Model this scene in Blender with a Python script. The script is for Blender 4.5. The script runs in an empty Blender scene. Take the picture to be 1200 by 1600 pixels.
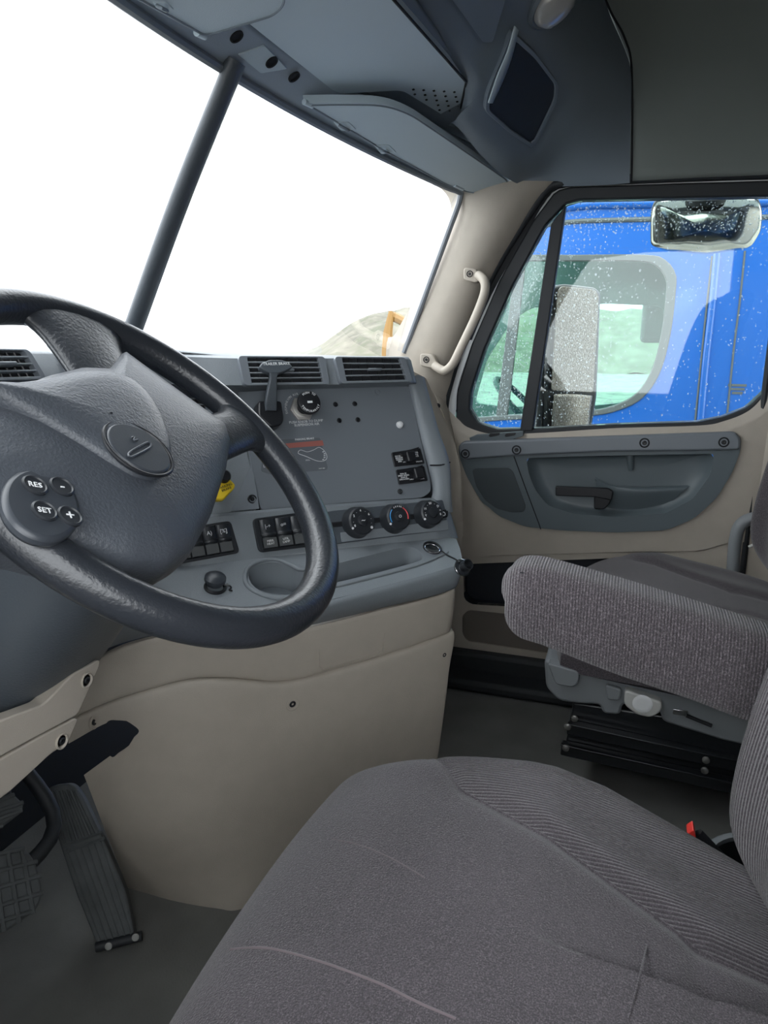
import bpy, bmesh, math, random
from mathutils import Vector as V, Matrix, noise
random.seed(7)
PI = math.pi
sc = bpy.context.scene
COL = sc.collection
# ------------------------------------------------------------------ camera, world, exposure
CAM = V((-1.08, 0.0, 1.03)); AZ = math.radians(71.5); PIT = math.radians(14.1); FPX = 1155.0
Fw = V((math.sin(AZ)*math.cos(PIT), math.cos(AZ)*math.cos(PIT), -math.sin(PIT)))
Rt = V((math.cos(AZ), -math.sin(AZ), 0)); Up = Rt.cross(Fw)
cd = bpy.data.cameras.new('camera'); cam = bpy.data.objects.new('camera', cd); COL.objects.link(cam)
cam.matrix_world = Matrix(((Rt.x, Up.x, -Fw.x, CAM.x), (Rt.y, Up.y, -Fw.y, CAM.y), (Rt.z, Up.z, -Fw.z, CAM.z), (0, 0, 0, 1)))
cd.sensor_fit = 'VERTICAL'; cd.sensor_height = 36.0; cd.lens = 36.0*FPX/1600.0; cd.clip_start = 0.02; cd.clip_end = 500
sc.camera = cam
SKY = 1.0
w = bpy.data.worlds.new('overcast'); sc.world = w; w.use_nodes = True
bg = w.node_tree.nodes['Background']; bg.inputs['Color'].default_value = (0.93, 0.97, 1.0, 1); bg.inputs['Strength'].default_value = SKY
sc.view_settings.view_transform = 'Standard'; sc.view_settings.look = 'None'
sc.view_settings.exposure = 2.5; sc.view_settings.gamma = 1.0; sc.view_settings.use_curve_mapping = False
try:
    sc.cycles.max_bounces = 12; sc.cycles.diffuse_bounces = 6; sc.cycles.transparent_max_bounces = 16; sc.cycles.caustics_refractive = False; sc.cycles.caustics_reflective = False
except Exception: pass
# ------------------------------------------------------------------ projection helpers (pixel of the photo -> point on a real plane of the cab)
def ray(x, y): return Fw + Rt*((x-600)/FPX) - Up*((y-800)/FPX)
class PL:
    def __init__(s, p, n): s.p = V(p); s.n = V(n).normalized()
    def __call__(s, x, y, off=0.0):
        d = ray(x, y); q = s.p + s.n*off
        return CAM + d*((q-CAM).dot(s.n)/d.dot(s.n))
def P3(a, b, c):
    n = (b-a).cross(c-a).normalized()
    if n.dot(CAM-a) < 0: n = -n
    return PL(a, n)
def XP(v): return PL((v, 0, 0), (-1, 0, 0))
def YP(v): return PL((0, v, 0), (0, -1, 0))
def ZP(v): return PL((0, 0, v), (0, 0, 1))
# ------------------------------------------------------------------ materials
M = {}
def mat(name, col, rough=0.5, metal=0.0, bump=0.0, bscale=500, spec=0.5, sheen=0, var=0.0, vscale=30, coat=0, speck=None, rib=None):
    m = bpy.data.materials.new(name); m.use_nodes = True; nt = m.node_tree; b = nt.nodes['Principled BSDF']
    b.inputs['Base Color'].default_value = (*col, 1); b.inputs['Roughness'].default_value = rough; b.inputs['Metallic'].default_value = metal
    b.inputs['Specular IOR Level'].default_value = spec; b.inputs['Sheen Weight'].default_value = sheen; b.inputs['Coat Weight'].default_value = coat
    tc = nt.nodes.new('ShaderNodeTexCoord'); L = nt.links.new
    last = None
    if var or speck:
        n = nt.nodes.new('ShaderNodeTexNoise'); n.inputs['Scale'].default_value = vscale; n.inputs['Detail'].default_value = 5; L(tc.outputs['Object'], n.inputs['Vector'])
        r = nt.nodes.new('ShaderNodeMapRange'); r.inputs['From Min'].default_value = 0.3; r.inputs['From Max'].default_value = 0.7
        r.inputs['To Min'].default_value = 1-var; r.inputs['To Max'].default_value = 1+var; L(n.outputs['Fac'], r.inputs['Value'])
        mx = nt.nodes.new('ShaderNodeVectorMath'); mx.operation = 'SCALE'; mx.inputs[0].default_value = col; L(r.outputs['Result'], mx.inputs['Scale'])
        last = mx.outputs['Vector']
        if speck:
            c2, sc2, lo, hi = speck
            mp = nt.nodes.new('ShaderNodeMapping'); mp.inputs['Scale'].default_value = (1, 1, 0.6); L(tc.outputs['Object'], mp.inputs['Vector'])
            n2 = nt.nodes.new('ShaderNodeTexNoise'); n2.inputs['Scale'].default_value = sc2; n2.inputs['Detail'].default_value = 3; n2.inputs['Roughness'].default_value = 0.7; L(mp.outputs['Vector'], n2.inputs['Vector'])
            r2 = nt.nodes.new('ShaderNodeMapRange'); r2.inputs['From Min'].default_value = lo; r2.inputs['From Max'].default_value = hi; L(n2.outputs['Fac'], r2.inputs['Value'])
            m2 = nt.nodes.new('ShaderNodeMix'); m2.data_type = 'RGBA'; L(r2.outputs['Result'], m2.inputs['Factor']); L(last, m2.inputs['A']); m2.inputs['B'].default_value = (*c2, 1)
            last = m2.outputs['Result']
        L(last, b.inputs['Base Color'])
    h = None
    if bump:
        n = nt.nodes.new('ShaderNodeTexNoise'); n.inputs['Scale'].default_value = bscale; n.inputs['Detail'].default_value = 3; L(tc.outputs['Object'], n.inputs['Vector']); h = n.outputs['Fac']
    if rib:
        ax, per, amt = rib
        sx = nt.nodes.new('ShaderNodeSeparateXYZ'); L(tc.outputs['Object'], sx.inputs[0])
        mu = nt.nodes.new('ShaderNodeMath'); mu.operation = 'MULTIPLY'; L(sx.outputs[ax], mu.inputs[0]); mu.inputs[1].default_value = 2*PI/per
        si = nt.nodes.new('ShaderNodeMath'); si.operation = 'SINE'; L(mu.outputs[0], si.inputs[0])
        ml = nt.nodes.new('ShaderNodeMath'); ml.operation = 'MULTIPLY'; L(si.outputs[0], ml.inputs[0]); ml.inputs[1].default_value = amt
        if h:
            ad = nt.nodes.new('ShaderNodeMath'); ad.operation = 'ADD'; L(ml.outputs[0], ad.inputs[0]); L(h, ad.inputs[1]); h = ad.outputs[0]
        else: h = ml.outputs[0]
        if last is not None:   # valley of each rib is coloured darker than its crest
            r3 = nt.nodes.new('ShaderNodeMapRange'); r3.inputs['From Min'].default_value = -1; r3.inputs['From Max'].default_value = 1; r3.inputs['To Min'].default_value = 0.68; r3.inputs['To Max'].default_value = 1.1; L(si.outputs[0], r3.inputs['Value'])
            mm = nt.nodes.new('ShaderNodeVectorMath'); mm.operation = 'SCALE'; L(last, mm.inputs[0]); L(r3.outputs['Result'], mm.inputs['Scale']); L(mm.outputs['Vector'], b.inputs['Base Color'])
    if h:
        bp = nt.nodes.new('ShaderNodeBump'); bp.inputs['Strength'].default_value = min(bump if bump else 0.5, 1); bp.inputs['Distance'].default_value = 0.0015; L(h, bp.inputs['Height']); L(bp.outputs['Normal'], b.inputs['Normal'])
    M[name] = m; return m
mat('grey', (0.205, 0.228, 0.25), 0.50, bump=0.35, bscale=700)
mat('grey_smooth', (0.165, 0.184, 0.208), 0.42, bump=0.08, bscale=900)
mat('grey_light', (0.20, 0.22, 0.235), 0.5, bump=0.3, bscale=700)
mat('door_grey', (0.098, 0.122, 0.135), 0.42, bump=0.12, bscale=500)
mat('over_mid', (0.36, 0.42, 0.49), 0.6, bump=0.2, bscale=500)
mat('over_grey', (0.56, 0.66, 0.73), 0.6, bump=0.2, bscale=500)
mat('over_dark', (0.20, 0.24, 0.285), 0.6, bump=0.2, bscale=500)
mat('headliner', (0.22, 0.245, 0.238), 0.9, bump=0.25, bscale=900)
mat('tan', (0.425, 0.382, 0.325), 0.55, bump=0.3, bscale=700, var=0.03)
mat('tan_grille', (0.16, 0.14, 0.12), 0.7, bump=0.6, bscale=900)
mat('black', (0.012, 0.013, 0.016), 0.38)
mat('rubber', (0.018, 0.021, 0.025), 0.6)
mat('hole', (0.006, 0.007, 0.010), 0.8)
mat('pocket', (0.012, 0.016, 0.024), 0.7)
mat('wheel', (0.022, 0.025, 0.031), 0.30, bump=0.35, bscale=260, spec=0.6)
mat('hub', (0.062, 0.070, 0.084), 0.42, bump=0.55, bscale=330)
mat('hub_smooth', (0.040, 0.046, 0.056), 0.35, bump=0.06)
mat('switch', (0.022, 0.025, 0.030), 0.35)
mat('switch_lens', (0.085, 0.09, 0.092), 0.4)
mat('yellow', (0.85, 0.60, 0.03), 0.4)
mat('white', (0.75, 0.76, 0.77), 0.5)
mat('print', (0.72, 0.74, 0.76), 0.6)
mat('red', (0.35, 0.12, 0.10), 0.5)
mat('redbtn', (0.7, 0.04, 0.03), 0.4)
mat('blue_arc', (0.02, 0.25, 0.6), 0.4)
mat('red_arc', (0.65, 0.05, 0.06), 0.4)
mat('piping', (0.115, 0.09, 0.10), 0.8, sheen=0.3)
mat('speaker_mesh', (0.055, 0.068, 0.076), 0.7, bump=0.8, bscale=1100)
mat('placard', (0.115, 0.128, 0.145), 0.5)
mat('nut', (0.62, 0.60, 0.57), 0.42, metal=0.7)
mat('column', (0.070, 0.082, 0.096), 0.42, bump=0.3, bscale=330)
mat('chrome', (0.75, 0.76, 0.77), 0.18, metal=1.0)
mat('steel', (0.22, 0.22, 0.21), 0.4, metal=0.7)
mat('vinyl_floor', (0.158, 0.160, 0.152), 0.6, bump=0.35, bscale=250, var=0.22, vscale=6)
mat('pedal_rubber', (0.075, 0.082, 0.085), 0.7, bump=0.5, bscale=200, var=0.25, vscale=25)
mat('fabric', (0.037, 0.031, 0.037), 0.9, bump=1.0, bscale=520, sheen=0.25, var=0.18, vscale=9, speck=((0.165, 0.142, 0.158), 700, 0.48, 0.74))
mat('fabric_rib', (0.048, 0.041, 0.048), 0.9, bump=1.0, bscale=520, sheen=0.25, var=0.15, vscale=9, speck=((0.165, 0.142, 0.158), 700, 0.48, 0.74), rib=('X', 0.0036, 0.6))
mat('fabric_rib_y', (0.050, 0.041, 0.048), 0.9, bump=1.0, bscale=520, sheen=0.25, var=0.15, vscale=9, speck=((0.26, 0.23, 0.25), 640, 0.48, 0.72), rib=('Y', 0.0037, 0.5))
mat('seat_plastic', (0.21, 0.225, 0.24), 0.5, bump=0.1)
mat('seat_plastic_light', (0.50, 0.50, 0.48), 0.45)
mat('black_metal', (0.012, 0.014, 0.017), 0.3, spec=0.7)
mat('truck_blue', (0.016, 0.115, 0.46), 0.25, coat=0.4)
mat('truck_inside', (0.14, 0.17, 0.17), 0.7)
mat('gasket', (0.10, 0.11, 0.115), 0.6)
mat('white_paint', (0.62, 0.64, 0.65), 0.4)
mat('gravel', (0.26, 0.25, 0.23), 0.8, bump=0.8, bscale=8, var=0.3, vscale=2)
mat('hill', (0.165, 0.157, 0.125), 0.95, var=0.35, vscale=1.2, speck=((0.125, 0.132, 0.09), 0.5, 0.5, 0.62))
mat('digger', (0.24, 0.125, 0.02), 0.45)
mat('lamp_lens', (0.50, 0.50, 0.50), 0.15, spec=0.8, coat=0.5)
mat('wet_mirror', (0.20, 0.17, 0.145), 0.38, metal=0.75, bump=1.0, bscale=260, speck=((0.46, 0.43, 0.40), 300, 0.5, 0.65), var=0.25, vscale=220)  # beige reflection put into the base colour; specks and bumps are raindrops
mat('mirror', (0.80, 0.79, 0.74), 0.12, metal=1.0)
def glass(name, tint, refl):
    m = bpy.data.materials.new(name); m.use_nodes = True; nt = m.node_tree; nt.nodes.clear(); L = nt.links.new
    o = nt.nodes.new('ShaderNodeOutputMaterial'); mx = nt.nodes.new('ShaderNodeMixShader'); t = nt.nodes.new('ShaderNodeBsdfTransparent'); g = nt.nodes.new('ShaderNodeBsdfGlossy')
    t.inputs[0].default_value = (*tint, 1); g.inputs['Roughness'].default_value = 0.02; g.inputs[0].default_value = (1, 1, 1, 1)
    f = nt.nodes.new('ShaderNodeFresnel'); f.inputs[0].default_value = 1.45; k = nt.nodes.new('ShaderNodeMath'); k.operation = 'MULTIPLY'; k.inputs[1].default_value = refl
    L(f.outputs[0], k.inputs[0]); L(k.outputs[0], mx.inputs[0]); L(t.outputs[0], mx.inputs[1]); L(g.outputs[0], mx.inputs[2]); L(mx.outputs[0], o.inputs[0]); M[name] = m
glass('glass_clear', (0.97, 0.98, 0.98), 0.3)
glass('glass_side', (0.86, 0.93, 0.91), 1.0)
glass('glass_truck', (0.62, 0.82, 0.76), 0.25)
glass('drop', (0.82, 0.86, 0.88), 4.5)
nt = M['drop'].node_tree; tl = nt.nodes.new('ShaderNodeBsdfTranslucent'); tl.inputs[0].default_value = (.95, .97, .98, 1); m3 = nt.nodes.new('ShaderNodeMixShader'); m3.inputs[0].default_value = .20
nt.links.new(nt.nodes['Mix Shader'].outputs[0], m3.inputs[1]); nt.links.new(tl.outputs[0], m3.inputs[2]); nt.links.new(m3.outputs[0], nt.nodes['Material Output'].inputs[0])
# ------------------------------------------------------------------ object helpers
def link(name, me, m, parent=None, smooth=True, ang=40):
    if isinstance(m, str): m = M[m]
    if m: me.materials.append(m)
    if smooth:
        me.polygons.foreach_set('use_smooth', [True]*len(me.polygons)); me.update()
        try: me.set_sharp_from_angle(angle=math.radians(ang))
        except Exception: pass
    o = bpy.data.objects.new(name, me); COL.objects.link(o)
    if parent: o.parent = parent; o.matrix_parent_inverse = parent.matrix_world.inverted()
    return o
def bm_obj(name, bm, m, parent=None, smooth=True, ang=40):
    bmesh.ops.recalc_face_normals(bm, faces=bm.faces)
    me = bpy.data.meshes.new(name); bm.to_mesh(me); bm.free(); return link(name, me, m, parent, smooth, ang)
def tag(o, label=None, cat=None, group=None, kind=None):
    if label: o['label'] = label
    if cat: o['category'] = cat
    if group: o['group'] = group
    if kind: o['kind'] = kind
    return o
def struct(o): o['kind'] = 'structure'; return o
def empty(name, loc, label=None, cat=None, group=None, kind=None):
    o = bpy.data.objects.new(name, None); COL.objects.link(o); o.location = loc; o.empty_display_size = 0.05
    o.matrix_world = Matrix.Translation(V(loc)); return tag(o, label, cat, group, kind)
def cr(p0, p1, p2, p3, t):
    return 0.5*((2*p1)+(p2-p0)*t+(2*p0-5*p1+4*p2-p3)*t*t+(3*p1-p0-3*p2+p3)*t**3)
def resample(pts, n, closed=False, smooth=True):
    N = len(pts)
    if N == 1: return [pts[0].copy() for _ in range(n)]
    dense = []; segs = N if closed else N-1; K = 12
    for i in range(segs):
        if closed: a, b, c, d = pts[i-1], pts[i], pts[(i+1) % N], pts[(i+2) % N]
        else:
            b, c = pts[i], pts[i+1]; a = pts[i-1] if i > 0 else b*2-c; d = pts[i+2] if i+2 < N else c*2-b
        for k in range(K):
            t = k/K; dense.append(cr(a, b, c, d, t) if smooth else b.lerp(c, t))
    dense.append(pts[0].copy() if closed else pts[-1].copy())
    L = [0]
    for i in range(1, len(dense)): L.append(L[-1]+(dense[i]-dense[i-1]).length)
    tot = L[-1]; out = []; j = 0; m = n if closed else n-1
    for i in range(n):
        s = tot*i/m
        while j < len(L)-2 and L[j+1] < s: j += 1
        f = (s-L[j])/max(L[j+1]-L[j], 1e-9); out.append(dense[j].lerp(dense[j+1], min(max(f, 0), 1)))
    return out
def loft(name, rows, m, parent=None, nu=24, nv=None, sv=True, su=True, thick=0.0, ang=50, cl=False, raw=False):
    R = rows if raw else [resample([V(p) for p in r], nu, cl, su) for r in rows]
    if raw: nu = len(R[0])
    if nv and not raw:
        cols = [resample([r[i] for r in R], nv, False, sv) for i in range(nu)]
        R = [[cols[i][j] for i in range(nu)] for j in range(nv)]
    bm = bmesh.new(); vs = [[bm.verts.new(p) for p in r] for r in R]
    for j in range(len(R)-1):
        for i in range(nu if cl else nu-1):
            k = (i+1) % nu
            try: bm.faces.new((vs[j][i], vs[j][k], vs[j+1][k], vs[j+1][i]))
            except ValueError: pass
    o = bm_obj(name, bm, m, parent, True, ang)
    if thick:
        s = o.modifiers.new('thick', 'SOLIDIFY'); s.thickness = abs(thick); s.offset = -1 if thick > 0 else 1; s.use_even_offset = False
    return o
def loft_keys(rows_px, nu, blend=None): return rows_px
def fillet(pts, r, k=5):
    """round the corners of a closed polygon of 3D points; r one radius or a list"""
    n = len(pts); out = []
    for i in range(n):
        a, b, c = pts[i-1], pts[i], pts[(i+1) % n]; rr = r[i] if isinstance(r, (list, tuple)) else r
        d1, d2 = (a-b), (c-b); l1, l2 = d1.length, d2.length; q = min(rr, l1*0.48, l2*0.48)
        if q < 1e-5: out.append(b.copy()); continue
        s, e = b+d1/l1*q, b+d2/l2*q
        for j in range(k+1):
            t = j/k; out.append(s*(1-t)**2+b*2*t*(1-t)+e*t*t)
    return out
def prism(name, pts, thick, m, parent=None, bev=0.0, seg=2, nrm=None, top_in=0.0):
    """closed outline (3D, planar) pushed back by `thick` along -normal (normal faces the camera)"""
    pts = [V(p) for p in pts]
    if nrm is None:
        nrm = V((0, 0, 0))
        for i in range(len(pts)): a, b = pts[i], pts[(i+1) % len(pts)]; nrm += a.cross(b)
        nrm.normalize()
        if nrm.dot(CAM-pts[0]) < 0: nrm = -nrm
    bm = bmesh.new(); t = [bm.verts.new(p) for p in pts]; b = [bm.verts.new(p-nrm*thick) for p in pts]
    bm.faces.new(t); bm.faces.new(b[::-1])
    for i in range(len(pts)): k = (i+1) % len(pts); bm.faces.new((t[i], b[i], b[k], t[k]))
    o = bm_obj(name, bm, m, parent, True, 35)
    if bev:
        x = o.modifiers.new('bevel', 'BEVEL'); x.width = bev; x.segments = seg; x.limit_method = 'ANGLE'; x.angle_limit = math.radians(50); x.harden_normals = False
    return o
def prism_h(name, outer, holes, thick, m, parent=None, bev=0.0, nrm=None):
    from mathutils.geometry import tessellate_polygon
    outer = [V(p) for p in outer]; loops = [outer]+[[V(p) for p in h] for h in holes]
    if nrm is None:
        nrm = V((0, 0, 0))
        for i in range(len(outer)): a, b = outer[i], outer[(i+1) % len(outer)]; nrm += (a-outer[0]).cross(b-outer[0])
        nrm.normalize()
        if nrm.dot(CAM-outer[0]) < 0: nrm = -nrm
    x, y, z = frame_of(nrm); flat = [[V(((p-outer[0]).dot(x), (p-outer[0]).dot(y), 0)) for p in l] for l in loops]
    tri = tessellate_polygon(flat); allp = [p for l in loops for p in l]; bm = bmesh.new()
    t = [bm.verts.new(p) for p in allp]; b = [bm.verts.new(p-nrm*thick) for p in allp]
    for q in tri:
        try: bm.faces.new([t[i] for i in q]); bm.faces.new([b[i] for i in q][::-1])
        except ValueError: pass
    k = 0
    for l in loops:
        for i in range(len(l)):
            j = (i+1) % len(l)
            try: bm.faces.new((t[k+i], t[k+j], b[k+j], b[k+i]))
            except ValueError: pass
        k += len(l)
    bmesh.ops.dissolve_limit(bm, angle_limit=0.02, verts=bm.verts, edges=bm.edges)
    o = bm_obj(name, bm, m, parent, True, 35)
    if bev:
        w_ = o.modifiers.new('bevel', 'BEVEL'); w_.width = bev; w_.segments = 2; w_.limit_method = 'ANGLE'; w_.angle_limit = math.radians(50)
    return o
def ring(name, outer, inner, thick, m, parent=None, bev=0.0, n=96, nrm=None):
    """frame between two closed outlines matched by index"""
    A = resample([V(p) for p in outer], n, True, False); B = resample([V(p) for p in inner], n, True, False)
    # align start
    k = min(range(n), key=lambda s: (B[s]-A[0]).length); B = B[k:]+B[:k]
    if nrm is None:
        nrm = (A[n//3]-A[0]).cross(A[2*n//3]-A[0]).normalized()
        if nrm.dot(CAM-A[0]) < 0: nrm = -nrm
    bm = bmesh.new(); L = [[bm.verts.new(p) for p in q] for q in (A, B, [p-nrm*thick for p in B], [p-nrm*thick for p in A])]
    for j in range(4):
        q, r = L[j], L[(j+1) % 4]
        for i in range(n): k = (i+1) % n; bm.faces.new((q[i], q[k], r[k], r[i]))
    o = bm_obj(name, bm, m, parent, True, 40)
    if bev: x = o.modifiers.new('bevel', 'BEVEL'); x.width = bev; x.segments = 2; x.limit_method = 'ANGLE'; x.angle_limit = math.radians(50)
    return o
def tube_bm(bm, pts, r, n=12, smooth_n=None, closed=False, flat=None, cap=True):
    pts = [V(p) for p in pts]
    if smooth_n: pts2 = resample(pts, smooth_n, closed)
    else: pts2 = pts
    N = len(pts2); rad = r if callable(r) else (lambda t: r)
    t0 = (pts2[1]-pts2[0]).normalized(); up = V((0, 0, 1)) if abs(t0.z) < 0.9 else V((1, 0, 0))
    nrm = (up-t0*up.dot(t0)).normalized(); rings = []
    for i in range(N):
        if closed: t = (pts2[(i+1) % N]-pts2[i-1]).normalized()
        else: t = (pts2[min(i+1, N-1)]-pts2[max(i-1, 0)]).normalized()
        nrm = (nrm-t*nrm.dot(t)).normalized(); bi = t.cross(nrm); rr = rad(i/(N-1))
        fa, fb = flat or (1, 1)
        rings.append([bm.verts.new(pts2[i]+nrm*math.cos(a)*rr*fa+bi*math.sin(a)*rr*fb) for a in [2*PI*k/n for k in range(n)]])
    for i in range(N if closed else N-1):
        A, B = rings[i], rings[(i+1) % N]
        for k in range(n): q = (k+1) % n; bm.faces.new((A[k], A[q], B[q], B[k]))
    if cap and not closed: bm.faces.new(rings[0]); bm.faces.new(rings[-1][::-1])
def tube(name, pts, r, m, parent=None, n=12, smooth_n=None, closed=False, flat=None):
    bm = bmesh.new(); tube_bm(bm, pts, r, n, smooth_n, closed, flat); return bm_obj(name, bm, m, parent)
def frame_of(n, up=V((0, 0, 1))):
    n = V(n).normalized(); x = up.cross(n)
    if x.length < 1e-4: x = V((1, 0, 0))
    x.normalize(); y = n.cross(x); return x, y, n
def lathe_bm(bm, c, n, prof, seg=32, up=V((0, 0, 1)), sx=1, sy=1):
    """prof: list of (radius, height along n)"""
    x, y, n = frame_of(n, up); rings = []
    for r, h in prof:
        if r < 1e-6: rings.append([bm.verts.new(V(c)+n*h)])
        else: rings.append([bm.verts.new(V(c)+n*h+x*math.cos(a)*r*sx+y*math.sin(a)*r*sy) for a in [2*PI*k/seg for k in range(seg)]])
    for A, B in zip(rings, rings[1:]):
        for k in range(seg):
            q = (k+1) % seg
            if len(A) == 1 and len(B) == 1: continue
            if len(A) == 1: bm.faces.new((A[0], B[q], B[k]))
            elif len(B) == 1: bm.faces.new((A[k], A[q], B[0]))
            else: bm.faces.new((A[k], A[q], B[q], B[k]))
def lathe(name, c, n, prof, m, parent=None, seg=32, **kw):
    bm = bmesh.new(); lathe_bm(bm, c, n, prof, seg, **kw); return bm_obj(name, bm, m, parent, True, 35)
def box_bm(bm, c, sx, sy, sz, ax=None):
    x, y, z = ax or (V((1, 0, 0)), V((0, 1, 0)), V((0, 0, 1))); c = V(c); vs = []
    for a in (-1, 1):
        for b in (-1, 1):
            for d in (-1, 1): vs.append(bm.verts.new(c+x*a*sx/2+y*b*sy/2+z*d*sz/2))
    for f in ((0, 1, 3, 2), (4, 6, 7, 5), (0, 4, 5, 1), (2, 3, 7, 6), (0, 2, 6, 4), (1, 5, 7, 3)): bm.faces.new([vs[i] for i in f])
def box(name, c, s, m, parent=None, ax=None, bev=0.003, seg=2):
    bm = bmesh.new(); box_bm(bm, c, *s, ax); o = bm_obj(name, bm, m, parent, True, 35)
    if bev: x = o.modifiers.new('bevel', 'BEVEL'); x.width = bev; x.segments = seg; x.limit_method = 'ANGLE'; x.angle_limit = math.radians(40)
    return o
def text(name, s, c, n, size, m, parent, up=V((0, 0, 1)), depth=0.0003, rot=0.0, align='CENTER'):
    cu = bpy.data.curves.new('t', 'FONT'); cu.body = s; cu.size = size; cu.align_x = align; cu.align_y = 'CENTER'; cu.extrude = depth; cu.resolution_u = 2; cu.space_line = 0.9
    ob = bpy.data.objects.new('t', cu); COL.objects.link(ob)
    dg = bpy.context.evaluated_depsgraph_get(); me = bpy.data.meshes.new_from_object(ob.evaluated_get(dg)); bpy.data.objects.remove(ob)
    x, y, nn = frame_of(n, up)
    if rot: x, y = x*math.cos(rot)+y*math.sin(rot), -x*math.sin(rot)+y*math.cos(rot)
    me.transform(Matrix(((x.x, y.x, nn.x, c[0]), (x.y, y.y, nn.y, c[1]), (x.z, y.z, nn.z, c[2]), (0, 0, 0, 1))))
    me.materials.clear(); return link(name, me, m, parent, False)
def screw(c, n, r, parent, name='screw', m='black', well='hole'):
    o = lathe(name, c, n, [(r*1.35, -0.002), (r*1.35, 0.0004), (r*1.15, 0.0012), (r, 0.0002), (r*0.95, -0.001), (0, -0.001)], well, parent, 20)
    s = lathe('screw_head', V(c), n, [(r*0.62, -0.001), (r*0.62, 0.0006), (r*0.45, 0.0016), (r*0.22, 0.0014), (r*0.2, 0.0002), (0, 0.0002)], 'black', o, 16); return o
def pillow(name, c, hx, hy, zb, H, m, parent, n=2.6, k=0.3, nx=64, ny=64, fn=None, ax=None, nz=4.0, warp=None):
    """upholstered block: superellipse dome over a rounded-square base; ax = (x,y,z) axes"""
    X, Y, Z = ax or (V((1, 0, 0)), V((0, 1, 0)), V((0, 0, 1))); c = V(c); bm = bmesh.new(); g = []
    for j in range(ny+1):
        r = []
        for i in range(nx+1):
            a = math.sin(PI/2*(2*i/nx-1)); b = math.sin(PI/2*(2*j/ny-1))
            x = a*math.sqrt(1-k*b*b/2); y = b*math.sqrt(1-k*a*a/2)
            e = max(0.0, (1-abs(a)**nz))**(1/n)*max(0.0, (1-abs(b)**nz))**(1/n)
            h = H*e
            if fn: h += fn(x, y, e)
            if warp: x, y, h = warp(x, y, h)
            r.append(bm.verts.new(c+X*x*hx+Y*y*hy+Z*(zb+h)))
        g.append(r)
    for j in range(ny):
        for i in range(nx): bm.faces.new((g[j][i], g[j][i+1], g[j+1][i+1], g[j+1][i]))
    bd = [g[0][i] for i in range(nx)]+[g[j][nx] for j in range(ny)]+[g[ny][i] for i in range(nx, 0, -1)]+[g[j][0] for j in range(ny, 0, -1)]
    lo = [bm.verts.new(v.co-Z*0.03) for v in bd]
    for i in range(len(bd)): q = (i+1) % len(bd); bm.faces.new((bd[i], bd[q], lo[q], lo[i]))
    bm.faces.new(lo)
    return bm_obj(name, bm, m, parent, True, 60)
# ================================================================== THE DASHBOARD FRAME OF REFERENCE
A42 = math.radians(42)
DU = V((math.cos(A42), -math.sin(A42), 0)); DV = V((-math.sin(A42), -math.cos(A42), 0)); D0 = V((.34, .355, 0))
def dp(v): return PL(D0+DV*v, DV)
def D(x, y, v): return dp(v)(x, y)
def W(u, v, z): return D0+DU*u+DV*v+V((0, 0, z))
# ================================================================== SETTING
# floor with raised edges
struct(box('floor', (0, -0.3, -0.03), (1.96, 2.9, 0.06), 'vinyl_floor', bev=0))
struct(box('wall_front', (0, 1.16, 0.35), (1.96, 0.04, 1.1), 'rubber', bev=0))
struct(box('wall_back', (0, -1.75, 0.9), (1.96, 0.05, 1.86), 'headliner', bev=0))
struct(box('ceiling', (0, -0.72, 1.86), (1.98, 2.0, 0.05), 'headliner', bev=0))
# left side of the cab: the driver door stands open, so only the parts round the opening
struct(box('wall_left', (-0.99, -1.08, 0.9), (0.05, 1.36, 1.86), 'tan', bev=0.004))
struct(box('wall_left', (-0.99, 0.89, 0.42), (0.05, 0.55, 0.95), 'tan', bev=0.004))
struct(box('trim_4', (-0.97, -0.05, 1.62), (0.07, 1.3, 0.44), 'headliner', bev=0.01))
# driver door, closed, window down: out of view, added to dim the footwell
struct(box('door_2', (-.985, .04, .36), (.05, 1.08, .68), 'tan', bev=.01))
# windshield: header and cowl curves
def header(x): t = abs(x)/.88; return V((x, .611-.155*t*t, 1.397-.040*t*t))
def cowl(x): t = abs(x)/.90; return V((x, .814-.215*t*t, 1.045-.088*t*t))
def cowl2(x): return cowl(x)+(cowl(x)-header(x))*(.20 if abs(x) < .7 else .20-.6*(abs(x)-.7))
xs = [-.88+1.76*i/32 for i in range(33)]
struct(loft('wall_front', [[cowl2(x) for x in (-.95, -.6, -.3, 0, .3, .6, .95)], [V((x, 1.15, .88)) for x in (-.95, -.6, -.3, 0, .3, .6, .95)]], 'rubber', nu=30))
struct(loft('hood', [[V((x, y, z-.10*abs(x)**2)) for x in (-.95, -.6, -.3, 0, .3, .6, .95)] for y, z in ((1.16, .84), (1.5, .80), (2.0, .72), (2.5, .55), (2.7, .2))], 'white_paint', nu=30, nv=20))  # unseen; white hood added to bounce light up onto the overhead console
wr = []
for k in range(13):
    t = k/12; wr.append([cowl2(x).lerp(header(x), t)+V((0, .012*math.sin(PI*t), 0)) for x in xs])
g = loft('window_1', wr, 'glass_clear', raw=True); struct(g)
dv = header(0)-cowl(0)
pil = tube('trim_2', [cowl(0)-dv*.12+V((0, -.02, 0)), cowl(0).lerp(header(0), .5)+V((0, -.012, 0)), header(0)+dv*.03+V((0, -.015, 0))], lambda t: .0215-.001*t, 'column', n=16, smooth_n=20, flat=(0.6, 1)); struct(pil)
# black ceramic band along windshield edges
bm = bmesh.new()
tube_bm(bm, [header(x)+V((0, -.004, -.002)) for x in xs]+[cowl(.885).lerp(header(.885), t)+V((-.0, -.006, 0)) for t in (.93, .8, .6, .4, .2, 0)], 0.0075, 8, 90)
struct(bm_obj('trim_3', bm, 'grey_smooth'))
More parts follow.
